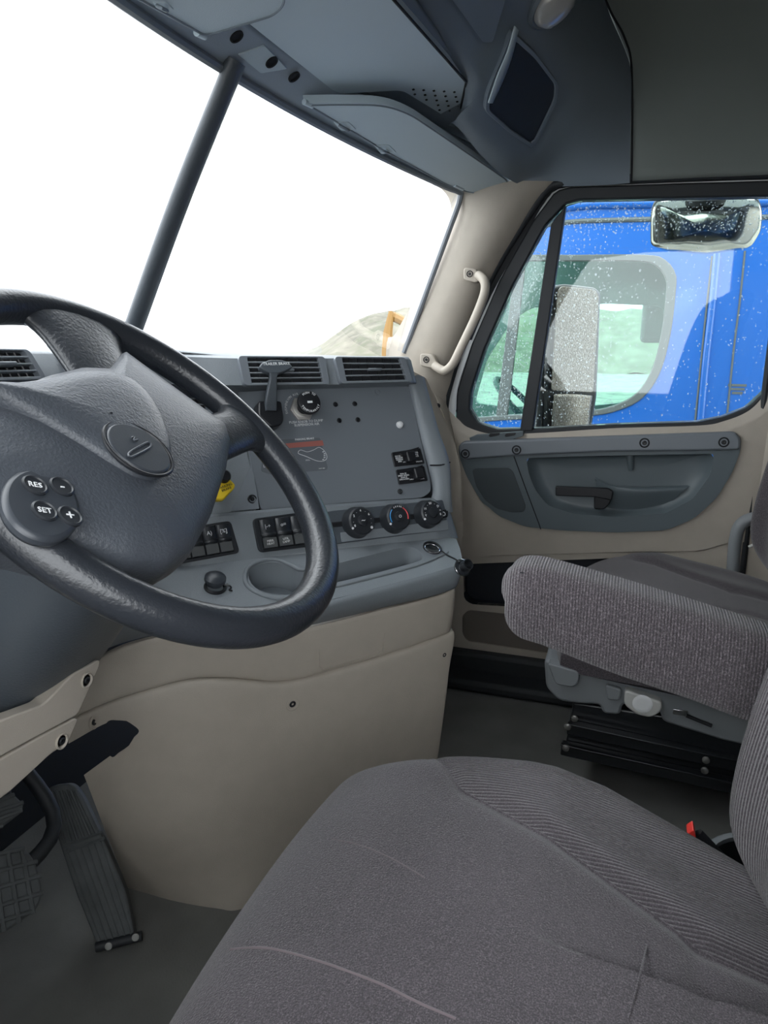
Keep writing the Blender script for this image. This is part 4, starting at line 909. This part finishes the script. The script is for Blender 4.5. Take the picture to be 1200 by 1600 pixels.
# hub cover dome
ho = [(-160, 690), (-60, 650), (18, 620), (60, 603), (115, 589), (160, 590), (184, 561), (265, 620), (345, 677), (352, 700), (345, 745), (320, 820), (290, 875), (255, 895), (190, 893), (110, 866), (40, 845), (-60, 830), (-160, 780)]
H0 = [wp_(a, b, -.006) for a, b in ho]; hc = wp_(150, 730, 0)
H0 = resample(H0, 120, True, False)
def hrow(f, h): return [hc+(p-hc-WN*(p-hc).dot(WN))*f+WN*h for p in H0]
loft('hub_cover', [hrow(.93, -.05), hrow(.985, -.03), hrow(1, -.012), hrow(1.0, .0), hrow(.985, .008), hrow(.95, .014), hrow(.85, .022), hrow(.7, .028), hrow(.5, .032), hrow(.25, .033), hrow(.02, .033)], 'hub', sw_, nu=120, cl=True, ang=70)
hp_px = [(-40, 604), (0, 627), (60, 661), (120, 697), (170, 728), (212, 750), (246, 752), (264, 730), (262, 690), (242, 640), (215, 606), (180, 588), (120, 585), (60, 598), (10, 604)]
HPd = [wp_(a, b, .030) for a, b in hp_px]; hpc = wp_(160, 665, .03)
HPr = resample(HPd, 120, True)
def prow(f, h): return [hpc+(p-hpc)*f+WN*h for p in HPr]
hornp = loft('horn_pad', [prow(1.0, -.03), prow(1.0, -.004), prow(.992, .002), prow(.97, .006), prow(.9, .010), prow(.7, .014), prow(.4, .016), prow(.02, .0165)], 'hub', sw_, nu=120, cl=True, ang=70)
BP = PL(wp_(218, 700, .0455), WN)
bc = BP(218, 700); bx = (BP(246, 737)-BP(190, 661)); L_ = bx.length/2; bx.normalize(); by = WN.cross(bx)
Wd = (BP(241, 686)-BP(197, 712)).length/2
bad = prism('badge', [bc+bx*math.cos(a)*L_*1.02+by*math.sin(a)*Wd*1.15+WN*.001 for a in [2*PI*i/48 for i in range(48)]], .008, 'hub_smooth', hornp, bev=.002)
tube('badge_groove', [bc+bx*math.cos(a)*L_*1.10+by*math.sin(a)*Wd*1.26-WN*.001 for a in [2*PI*i/48 for i in range(48)]], .0018, 'black', hornp, n=8, closed=True)
BQ = PL(bc+WN*.0014, WN)
tube('badge_bar', [BQ(a, b) for a, b in [(201, 713), (204, 706), (229, 692), (235, 693), (233, 700), (208, 713)]], .0012, 'hub', bad, n=6, closed=True, smooth_n=30)
tube('badge_mark', [BQ(205, 684), BQ(210, 682), BQ(209, 688), BQ(215, 687)], .001, 'hub', bad, n=6, smooth_n=12)
# thumb button pod
PB = PL(wp_(68, 785, .0265), WN); pcn = PB(66, 788)
px_ = (PB(127, 800)-PB(5, 775)); pyy = (PB(66, 735)-PB(66, 845))
pod = prism('button_pod', [pcn+px_*.5*math.cos(a)+pyy*.5*math.sin(a)+WN*.003 for a in [2*PI*i/56 for i in range(56)]], .012, 'hub_smooth', sw_, bev=.004)
for a, b, s in ((54, 759, 'RES'), (96, 761, '-'), (69, 799, 'SET'), (109, 807, '+')):
    c = PB(a, b, .003); bt = lathe('thumb_button', c, WN, [(.0105, -.001), (.0105, .0012), (.009, .0022), (.008, .0012), (0, .0008)], 'switch', pod, 24)
    text('button_lettering', s, c+WN*.0013, WN, .0075 if len(s) > 1 else .014, 'white', bt, up=WB, rot=-.5)
# column shroud
cx0 = WC-WN*.058
cr_ = []
for t, hw, hh, off in ((.04, .08, .07, .02), (.12, .105, .085, .018), (.35, .118, .098, .012), (.7, .125, .11, .0), (1.0, .13, .12, .0)):
    base = cx0.lerp(V((-.40, .80, .60)), t)+V((0, 0, off)); row = []
    ax_ = (V((-.40, .80, .60))-cx0).normalized(); u_ = V((1, 0, 0)); v_ = ax_.cross(u_).normalized()
    for j in range(40):
        q = 2*PI*j/40; c_, s_ = math.cos(q), math.sin(q)
        row.append(base+u_*hw*math.copysign(abs(c_)**.7, c_)+v_*hh*math.copysign(abs(s_)**.7, s_))
    cr_.append(row)
col_ = empty('steering_column', cx0, 'dark grey plastic steering column shroud under the wheel', 'steering column')
loft('shroud', cr_, 'column', col_, nu=60, nv=30, cl=True)

# ================================================================== PEDALS
def plane_box(nm, c4, thick, m, par): return prism(nm, fillet(c4, .006), thick, m, par, bev=.003)
acc = empty('accelerator_pedal', ZP(.02)(175, 1470), 'long grooved black floor-hinged accelerator pedal left of the tan kick panel', 'pedal')
AP = P3(ZP(.015)(150, 1478), ZP(.015)(211, 1470), YP(.90)(98, 1230))
prism('pad', fillet([AP(68, 1240), AP(80, 1228), AP(112, 1224), AP(126, 1240), AP(165, 1320), AP(197, 1395), AP(211, 1468), AP(152, 1478), AP(120, 1400), AP(95, 1325)], [.02, .02, .02, .02, .01, .01, .006, .006, .01, .01]), .028, 'pedal_rubber', acc, bev=.004)
bm = bmesh.new()
for k in range(6):
    s = k/5
    a = AP(80+38*s, 1236+(-2)*s, .002); b = AP(101+50*s, 1318-16*s, .002)
    tube_bm(bm, [a, b], .0028, 6)
    c = AP(103+52*s, 1326-16*s, .001); d = AP(156+50*s, 1470-6*s, .001); tube_bm(bm, [c, d], .0018, 6)
for k in range(2): tube_bm(bm, [AP(100+k*4, 1322+k*9, .002), AP(160+k*4, 1300+k*9, .002)], .003, 6)
bm_obj('grooves', bm, 'pedal_rubber', acc)
tube('hinge', [AP(150, 1480, .0), AP(222, 1462, 0)], .008, 'rubber', acc, n=10)
for a, b in ((170, 1478), (212, 1464)): lathe('hinge_bolt', AP(a, b, .008), AP.n, [(.006, 0), (.006, .003), (0, .004)], 'steel', acc, 12)
def gridpad(nm, label, PLN, poly, bars, arm):
    r = empty(nm, PLN(*poly[0]), label, 'pedal')
    prism('pad', fillet([PLN(a, b) for a, b in poly], .012), .02, 'pedal_rubber', r, bev=.004)
    bm = bmesh.new()
    for (a, b), (c, d) in bars: tube_bm(bm, [PLN(a, b, .002), PLN(c, d, .002)], .0035, 8)
    bm_obj('tread', bm, 'pedal_rubber', r)
    tube('arm', arm, .012, 'rubber', r, n=10, smooth_n=16); return r
B1 = PL(V((-.30, .72, .14)), (-.25, -.8, .55))
gridpad('brake_pedal', 'worn black grid-tread brake pedal, nearer the floor on the left', B1, [(-60, 1345), (0, 1330), (38, 1322), (56, 1345), (68, 1392), (60, 1420), (10, 1456), (-60, 1470)],
        [((-50, 1345+0), (38, 1326)), ((-50, 1372), (58, 1346)), ((-50, 1400), (64, 1368)), ((-50, 1430), (66, 1395)), ((-50, 1455), (50, 1424)), ((-10, 1335), (6, 1455)), ((12, 1330), (30, 1442)), ((34, 1325), (52, 1428)), ((-34, 1340), (-20, 1462))],
        [B1(10, 1390, -.02), V((-.25, .85, .25)), V((-.25, 1.0, .42))])
B2 = PL(V((-.36, .80, .28)), (-.25, -.8, .55))
gridpad('clutch_pedal', 'black clutch pedal with worn shiny ribs at the left edge, above the brake pedal', B2, [(-50, 1262), (0, 1245), (20, 1238), (38, 1256), (36, 1268), (0, 1296), (-50, 1310)],
        [((-45, 1266), (22, 1242)), ((-45, 1280), (36, 1254)), ((-45, 1294), (34, 1266)), ((-45, 1304), (4, 1290))],
        [B2(0, 1270, -.02), V((-.34, .85, .33)), V((-.34, .86, .44))])
# ================================================================== DRIVER SEAT
ds = empty('driver_seat', (-.52, -.02, 0), 'dark purple-grey cloth driver seat in the foreground with raised side bolsters', 'seat')
def xbound(y): return .192+1.3*(y-.157) if y > .157 else .192-.42*(.157-y) if y > 0 else .126-.45*(-y) if y > -.11 else .0765
def cushion_fn(x, y, e):
    fd = min(1, max(0, (.80-y)/.55)); t = (1-y)/2; k_ = 1-.40*max(0, t-.5)/.5
    d_ = abs(x)*k_*.310-xbound(-.005+y*.365)
    b = .026*math.exp(-((abs(x)-.84)/.16)**2)*min(1, e*1.5)*(.35+.65*fd)                      # side bolsters
    v = (-.007*math.exp(-(d_/.012)**2)+.010/(1+math.exp(-(d_-.016)/.009)))*e*fd               # seam valley, bolster rise
    f = .010*math.exp(-((y-.55)/.35)**2)*e
    s_ = -.004*math.exp(-((y+.25)/.03)**2)*e*(1 if d_ < 0 else 0)
    return b+v+f+s_
def swarp(x, y, h):
    t = (1-y)/2                                   # 0 front .. 1 rear
    X = x*(1-.40*max(0, t-.5)/.5) if x > 0 else x; Y = y
    return X, Y, h-.17*max(0, t-.42)*(1 if x > 0 else .4)
SC = V((-.515, -.005, 0)); SHX, SHY, SZB, SH = .310, .365, .362, .135
cu = pillow('seat_cushion', SC, SHX, SHY, SZB, SH, 'fabric', ds, n=3.4, k=.22, fn=cushion_fn, nx=260, ny=200, warp=swarp)
def cush(x, y):   # point on the cushion for nominal (x, y) in -1..1
    e = max(0, 1-abs(x)**4)**(1/3.4)*max(0, 1-abs(y)**4)**(1/3.4); X = x*math.sqrt(1-.11*y*y); Y = y*math.sqrt(1-.11*x*x)
    h = SH*e+cushion_fn(X, Y, e); X, Y, h = swarp(X, Y, h)
    return SC+V((X*SHX, Y*SHY, SZB+h))
from mathutils.bvhtree import BVHTree
cb_ = bmesh.new(); cb_.from_mesh(cu.data); BV = BVHTree.FromBMesh(cb_)
def on(x, y, off=.0):
    h, n_, _, _ = BV.ray_cast(CAM, ray(x, y).normalized()); return h+n_*off if h else None
for q, rr, mm in (([(330, 1492), (360, 1484), (396, 1481), (432, 1484), (504, 1504), (552, 1521), (600, 1540), (656, 1568), (712, 1592)], .0014, 'piping'),
              ([(470, 1306), (524, 1312), (560, 1320), (594, 1333), (624, 1348), (664, 1372)], .0007, 'piping'),
              ([(1021, 1432), (1010, 1480), (998, 1530), (982, 1592)], .0009, 'fabric'),
              ):
    pts_ = [on(*p) for p in q]; pts_ = [p for p in pts_ if p]
    if len(pts_) > 2: tube('seam', pts_, rr, mm, ds, n=6, smooth_n=60)
pillow('cushion_pan', V((-.515, -.035, 0)), .27, .285, .20, .05, 'rubber', ds, nx=20, ny=20)
box('pedestal', (-.515, -.05, .10), (.36, .42, .20), 'black_metal', ds, bev=.01)
cu.data.materials.append(M['fabric_rib'])
def xbound(y): return .192+1.3*(y-.157) if y > .157 else .192-.42*(.157-y) if y > 0 else .126-.45*(-y) if y > -.11 else .0765
for f_ in cu.data.polygons:
    if f_.center.x-SC.x > xbound(f_.center.y): f_.material_index = 1
sl = []
for i in range(60):
    y_ = .235-.50*i/59; h_, n_, _, _ = BV.ray_cast(V((SC.x+xbound(y_), y_, 1.0)), V((0, 0, -1)))
    if h_: sl.append(h_)
tube('bolster_seam', sl, .0016, 'fabric', ds, n=8)
# backrest
BX = (V((1, 0, 0)), V((0, .28, .96)).normalized()*-1, V((0, .96, .28)).normalized())
BX = (V((1, 0, 0)), V((0, -.22, .975)), V((0, .975, .22)))
def back_fn(x, y, e): return .055*(math.exp(-((x-.80)/.20)**2)+math.exp(-((x+.80)/.20)**2))*min(1, e*1.6)
pillow('backrest', V((-.515, -.305, .79)), .275, .40, -.005, .10, 'fabric_rib', ds, n=2.2, k=.35, fn=back_fn, ax=BX, nx=70, ny=80)
# armrest
ar = empty('armrest', (-.17, -.15, .65)); ar.parent = ds; ar.matrix_parent_inverse = ds.matrix_world.inverted()
XA = XP(-.20)
top = [XA(788, 905), XA(800, 893), XA(826, 890), XA(870, 899), XA(960, 925), XA(1080, 962), XA(1200, 1001), XA(1300, 1040)]
bot = [XA(784, 950), XA(786, 980), XA(806, 1004), XA(850, 1020), XA(960, 1064), XA(1080, 1105), XA(1150, 1132), XA(1300, 1185)]
rowsA = []
for i, (p, q) in enumerate(zip(top, bot)):
    m_ = (p+q)/2; h = (p-q)/2; hw = .040*(.55 if i == 0 else .85 if i == 1 else 1.0 if i < 7 else 1)
    c = m_+V((.042, 0, 0)); row = []
    for j in range(28):
        a = 2*PI*j/28; ca, sa = math.cos(a), math.sin(a)
        row.append(c+V((math.copysign(abs(ca)**.45, ca)*hw, 0, 0))+h*math.copysign(abs(sa)**.5, sa)*1.0)
    rowsA.append(row)
cA = sum(rowsA[0], V())/28
rowsA = [[cA.lerp(p, f_)+V((0, d_, 0)) for p in rowsA[0]] for f_, d_ in ((.30, .0075), (.60, .006), (.85, .0035))]+rowsA
bm_rows = rowsA
arm = loft('arm_pad', rowsA, 'fabric_rib_y', ar, nu=48, nv=60, cl=True, ang=80)
me = arm.data; bm = bmesh.new(); bm.from_mesh(me); be = [e for e in bm.edges if e.is_boundary]; bmesh.ops.edgeloop_fill(bm, edges=be); bm.to_mesh(me); bm.free()
lathe('hole_button', XA(815, 897, -.004)+V((.01, 0, .001)), V((-.3, .2, 1)), [(.006, 0), (.004, .001), (0, .0005)], 'hole', ar, 14)
# seat belt buckle and bin beside the seat
bk = empty('seat_belt_buckle', XP(-.215)(1080, 1330), 'black seat belt buckle with red release button, right of the driver cushion', 'buckle')
XK = XP(-.20)
tube('stalk', [XK(1160, 1390, 0), XK(1135, 1356, 0), XK(1107, 1326, 0), XK(1086, 1304, 0)], .011, 'black', bk, n=10, smooth_n=14, flat=(1, .6))
prism('release_button', fillet([XK(1073, 1304, .012), XK(1084, 1297, .012), XK(1088, 1310, .012), XK(1080, 1316, .012)], .002), .02, 'redbtn', bk, bev=.001)
bn = empty('round_bin', ZP(.02)(1210, 1420), 'round black bin with pale grey rim on the floor behind the driver seat', 'bin')
cb = ZP(.20)(1200, 1366)
lathe('bin_body', cb-V((0, 0, .195)), V((0, 0, 1)), [(0, .006), (.07, .006), (.085, .195), (.088, .195), (.072, 0), (0, 0)], 'black', bn, 40)
lathe('bin_rim', cb, V((0, 0, 1)), [(.083, -.004), (.083, .004), (.094, .004), (.096, 0), (.094, -.006)], 'seat_plastic', bn, 40)
# ================================================================== PASSENGER SEAT
ps = empty('passenger_seat', (.62, -.18, 0), 'dark purple-grey cloth passenger seat by the far door on black slide rails', 'seat')
pillow('seat_cushion', V((.625, -.17, 0)), .25, .30, .395, .11, 'fabric', ps, n=2.6, k=.35, fn=cushion_fn, nx=60, ny=60, warp=lambda x, y, h: (x*(1-.10*max(0, (1-y)/2-.5)), y, h-.040-.085*max(0, (1-y)/2-.35)))
pillow('backrest', V((.62, -.462, .82)), .25, .40, -.005, .10, 'fabric', ps, n=2.2, k=.35, fn=back_fn, ax=BX, nx=50, ny=60)
XS = XP(.41)
prism('side_cover', fillet([XS(850, 1030), XS(1240, 1120), XS(1240, 1180), XS(1130, 1158), (XS(1035, 1128)), XS(1032, 1112), XS(972, 1100), XS(970, 1118), XS(942, 1116), XS(938, 1102), XS(900, 1100), XS(872, 1095), XS(853, 1075)], .012), .30, 'seat_plastic', ps, bev=.006)
prism('height_paddle', fillet([XS(855, 1036, .02), XS(905, 1050, .02), XS(905, 1065, .02), XS(896, 1075, .02), XS(868, 1070, .02)], .01), .03, 'seat_plastic', ps, bev=.006, seg=3)
prism('recline_paddle', fillet([XS(946, 1070, .012), XS(972, 1078, .012), XS(968, 1096, .012), XS(948, 1094, .012)], .008), .02, 'seat_plastic', ps, bev=.004)
pad_ = prism('latch_plate', fillet([XS(976, 1078, .022), XS(1035, 1098, .022), XS(1034, 1112, .022), XS(1018, 1122, .022), XS(996, 1118, .022), XS(975, 1102, .022)], .010), .03, 'seat_plastic_light', ps, bev=.004, seg=3)
tag(pad_, 'pale grey scooped latch')
lathe('latch_scoop', XS(1004, 1100, .0225), XS.n, [(.020, 0), (.018, .001), (.012, .0006), (0, .0003)], 'white', pad_, 24)
box('fold_lever', XS(1063, 1113, .01), (.004, .028, .012), 'chrome', ps, bev=.001)
tube('strap_end', [XS(1072, 1118, .012), XS(1112, 1134, .012)], .004, 'black', ps, n=8)
# slide rails
for dz, q in ((0, [(876, 1172), (1260, 1258)]), (1, [(886, 1140), (1260, 1222)])):
    a, b = XS(*q[0], .012), XS(*q[1], .012); mid = (a+b)/2; d = (b-a).normalized()
    box('slide_rail', mid+V((.012, 0, 0)), ((b-a).length, .020, .028), 'black_metal', ps, ax=(d, V((1, 0, 0)), V((1, 0, 0)).cross(d)), bev=.003)
    box('rail_lip', mid+V((-.002, 0, .016)), ((b-a).length, .012, .004), 'black_metal', ps, ax=(d, V((1, 0, 0)), V((1, 0, 0)).cross(d)), bev=.001)
prism('rail_plate', [XS(896, 1098, -.01), XS(1250, 1150, -.01), XS(1250, 1255, -.01), XS(880, 1182, -.01)], .28, 'black_metal', ps, bev=.004)
for a, b in ((898, 1122), (887, 1135), (884, 1168), (1101, 1203), (1103, 1187)): lathe('rail_bolt', XS(a, b, .026), XS.n, [(.0075, 0), (.0075, .004), (.004, .006), (0, .006)], 'steel', ps, 14)
tube('belt_guide', [V((.87, -.30, .50)), V((.86, -.34, .53))], .004, 'seat_plastic_light', ps, n=8)
# ================================================================== OUTSIDE: own mirrors
XM = PL((1.18, .30, 1.0), (-.80, -.60, 0))
mm = empty('side_mirror', XM(900, 540), 'wet rectangular side mirror with a smaller convex mirror below, outside the door window', 'mirror')
prism('housing', fillet([XM(862, 450, -.004), XM(880, 443, -.004), XM(932, 449, -.004), XM(940, 458, -.004), XM(934, 618, -.004), XM(926, 668, -.004), XM(925, 690, -.004), XM(850, 690, -.004), XM(852, 610, -.004)], .02), .07, 'black', mm, bev=.01, seg=3)
prism('main_glass', fillet([XM(878, 447, .004), XM(930, 453, .004), XM(936, 462, .004), XM(927, 613, .004), XM(862, 610, .004), XM(872, 455, .004)], [.01, .01, .01, .008, .008, .01]), .006, 'wet_mirror', mm, bev=.001)
lw_ = [[XM(866, 616, .004), XM(895, 616, .010), XM(924, 618, .004)], [XM(863, 645, .008), XM(892, 646, .016), XM(921, 646, .008)], [XM(860, 690, .004), XM(890, 690, .010), XM(917, 690, .004)]]
loft('convex_glass', lw_, 'wet_mirror', mm, nu=16, nv=16, thick=.004)
tube('bracket', [XM(866, 470, -.03), XM(850, 560, -.03), XM(842, 660, -.02), XM(838, 720, .0), V((.99, .33, .66))], .012, 'black', mm, n=10, smooth_n=20)
LM = PL((1.16, .0, 1.3), (-.93, 0, -.35))
ld_ = empty('look_down_mirror', LM(1100, 340), 'wide convex look-down mirror hanging above the outside of the passenger window', 'mirror')
o_ = fillet([LM(1024, 316), LM(1100, 306), LM(1184, 312), LM(1190, 330), LM(1188, 362), LM(1172, 388), LM(1104, 398), LM(1040, 392), LM(1018, 384), LM(1018, 335)], .012)
c_ = sum(o_, V())/len(o_)
prism('shell', [c_+(p-c_)*1.02-LM.n*.002 for p in o_], .03, 'rubber', ld_, bev=.008)
loft('convex_glass', [[c_+(p-c_)*f+LM.n*h for p in o_] for f, h in ((1.0, 0), (.97, .004), (.85, .012), (.65, .021), (.4, .028), (.15, .031), (.01, .0315))], 'mirror', ld_, nu=70, cl=True, ang=80)
tube('stalk', [LM(1103, 312, -.02), LM(1103, 285, -.0)+V((-.05, 0, .03))], .018, 'black', ld_, n=12)
lathe('mount', LM(1103, 312, .012), V((-.2, 0, 1)), [(.045, -.012), (.05, 0), (.03, .012), (0, .014)], 'rubber', ld_)
# ================================================================== OUTSIDE: blue truck
bt = empty('truck', (3.0, .3, -1.6), 'bright blue highway truck cab parked right alongside, seen through the passenger window', 'truck')
XT = XP(2.30)
ow = [XT(a, b) for a, b in [(655, 640), (690, 520), (752, 420), (800, 400), (900, 398), (1010, 398), (1040, 406), (1056, 428), (1056, 455), (1048, 520), (1032, 580), (1006, 620), (970, 640), (920, 650), (800, 656), (700, 660)]]
ow = resample(ow, 110, True); oc2 = sum(ow, V())/110
def sc2(f): return [oc2+(p-oc2)*f for p in ow]
body = [V((2.3, 1.3, -.7)), V((2.3, 1.3, .75)), V((2.3, .95, 1.0)), V((2.3, .55, 1.55)), V((2.3, .2, 1.70)), V((2.3, -2.2, 1.75)), V((2.3, -2.2, -.7))]
prism_h('body_side', body, [ow], .05, 'truck_blue', bt, bev=.004)
ring('window_gasket', [p+V((-.006, 0, 0)) for p in sc2(1.0)], [p+V((-.006, 0, 0)) for p in sc2(.93)], .04, 'gasket', bt, bev=.004, n=110)
prism('window_pane', [p+V((.02, 0, 0)) for p in sc2(.95)], .005, 'glass_truck', bt)
pn = prism('quarter_bar', [XT(806, 400, -.008), XT(822, 400, -.008), XT(792, 655, -.008), XT(774, 655, -.008)], .03, 'gasket', bt, bev=.004)
# roof deflector and inside shell with the far window open to the sky
fw_ = [XP(4.1)(a, b) for a, b in [(905, 478), (945, 474), (1035, 478), (1042, 500), (1036, 560), (1015, 610), (985, 628), (930, 634), (790, 636), (740, 630), (760, 560), (800, 500), (830, 480)]]
prism_h('far_side', [V((4.1, 1.3, -.7)), V((4.1, 1.3, .9)), V((4.1, .6, 1.65)), V((4.1, -2.2, 1.70)), V((4.1, -2.2, -.7))], [fillet(fw_, .05)], .05, 'truck_inside', bt)
box('inner_roof', (3.2, -.8, 1.66), (1.76, 2.7, .06), 'truck_inside', bt, bev=0)
box('inner_floor', (3.2, -.4, -.2), (1.76, 3.2, .06), 'truck_inside', bt, bev=0)
box('inner_back', (3.2, -2.1, .6), (1.76, .06, 2.2), 'truck_inside', bt, bev=0)
box('far_mirror', XP(4.35)(1022, 500), (.06, .16, .30), 'gasket', bt, bev=.03)
pillow('truck_seat', V((3.1, -.55, .2)), .25, .08, 0, .75, 'truck_inside', bt, nx=16, ny=16)
sw2 = [V((2.85, .55, .62))+V((math.cos(a)*.2, math.sin(a)*.14, math.sin(a)*.14)) for a in [2*PI*i/30 for i in range(30)]]
tube('truck_wheel', sw2, .016, 'gasket', bt, n=8, closed=True)
# door seams, side skirt ribs and roof drip line on the blue side
for q in ([(1113, 400), (1104, 480), (1096, 560), (1088, 640), (1084, 680)], [(1164, 392), (1156, 470), (1146, 550), (1137, 640), (1130, 700)]):
    tube('panel_seam', [XT(a, b, .001) for a, b in q], .004, 'gasket', bt, n=8, smooth_n=20)
tube('panel_rib', [XT(a, b, -.004) for a, b in [(1120, 395), (1112, 480), (1103, 560), (1092, 680)]], .016, 'truck_blue', bt, n=12, smooth_n=20)
tube('drip_rail', [XT(a, b, .0) for a, b in [(850, 352), (900, 346), (1000, 343), (1250, 338)]], .010, 'gasket', bt, n=8, smooth_n=20)
tube('roof_edge', [XT(a, b, .0) for a, b in [(840, 335), (900, 321), (1000, 318), (1250, 314)]], .020, 'truck_blue', bt, n=12, smooth_n=20)
bm = bmesh.new()
for q in range(3): box_bm(bm, XT(1152, 602+q*6, .001), .002, .07-.015*q, .010)
bm_obj('small_lettering', bm, 'gasket', bt)
# ================================================================== OUTSIDE: ground, hill, excavator
GZ = -1.6
bm = bmesh.new(); N = 60
gv = [[bm.verts.new(V((-25+110*i/N, -25+75*j/N, GZ+.06*noise.noise(V((i*.7, j*.7, 0)))))) for i in range(N+1)] for j in range(N+1)]
for j in range(N):
    for i in range(N): bm.faces.new((gv[j][i], gv[j][i+1], gv[j+1][i+1], gv[j+1][i]))
struct(bm_obj('ground', bm, 'gravel'))
bm = bmesh.new(); NX, NY = 110, 40; hv_ = []
for j in range(NY+1):
    r_ = []
    for i in range(NX+1):
        az = math.radians(64+62*i/NX); dist = 45+35*j/NY
        hp = 1.0/(1+math.exp(-(math.degrees(az)-67.6)/1.2)); prof = math.sin(PI*min(1, j/NY*1.0))**.8
        hz = GZ+(prof*hp*(3.3+.6*noise.noise(V((i*.06, 2.2, 0)))+.6*hp)+.35*noise.noise(V((i*.4, j*.4, 5)))*hp)
        r_.append(bm.verts.new(V((CAM.x+math.sin(az)*dist, math.cos(az)*dist, hz))))
    hv_.append(r_)
for j in range(NY):
    for i in range(NX): bm.faces.new((hv_[j][i], hv_[j][i+1], hv_[j+1][i+1], hv_[j+1][i]))
struct(bm_obj('ground_hill', bm, 'hill'))
def far(px, py, d): return CAM+ray(px, py)*d
ex = empty('excavator', far(640, 600, 40), 'yellow excavator arm raised in front of the hill, seen low in the windshield', 'excavator')
tube('stick', [far(604, 590, 40), far(605, 548, 40), far(606, 520, 40), far(611, 487, 40)], lambda t: .28-.14*t+.10*math.sin(PI*t), 'digger', ex, n=8)
tube('boom', [far(612, 494, 40.2), far(626, 500, 40.2), far(645, 515, 40.2), far(668, 560, 40.2), far(672, 590, 40.2)], .26, 'digger', ex, n=8, smooth_n=16)
box('cab', far(668, 600, 40.5), (2.2, 2.4, 2.4), 'digger', ex, bev=.1)
box('track', V((far(668, 600, 40.5).x, far(668, 600, 40.5).y, GZ+.5)), (3.5, 2.6, 1.0), 'rubber', ex, bev=.2)
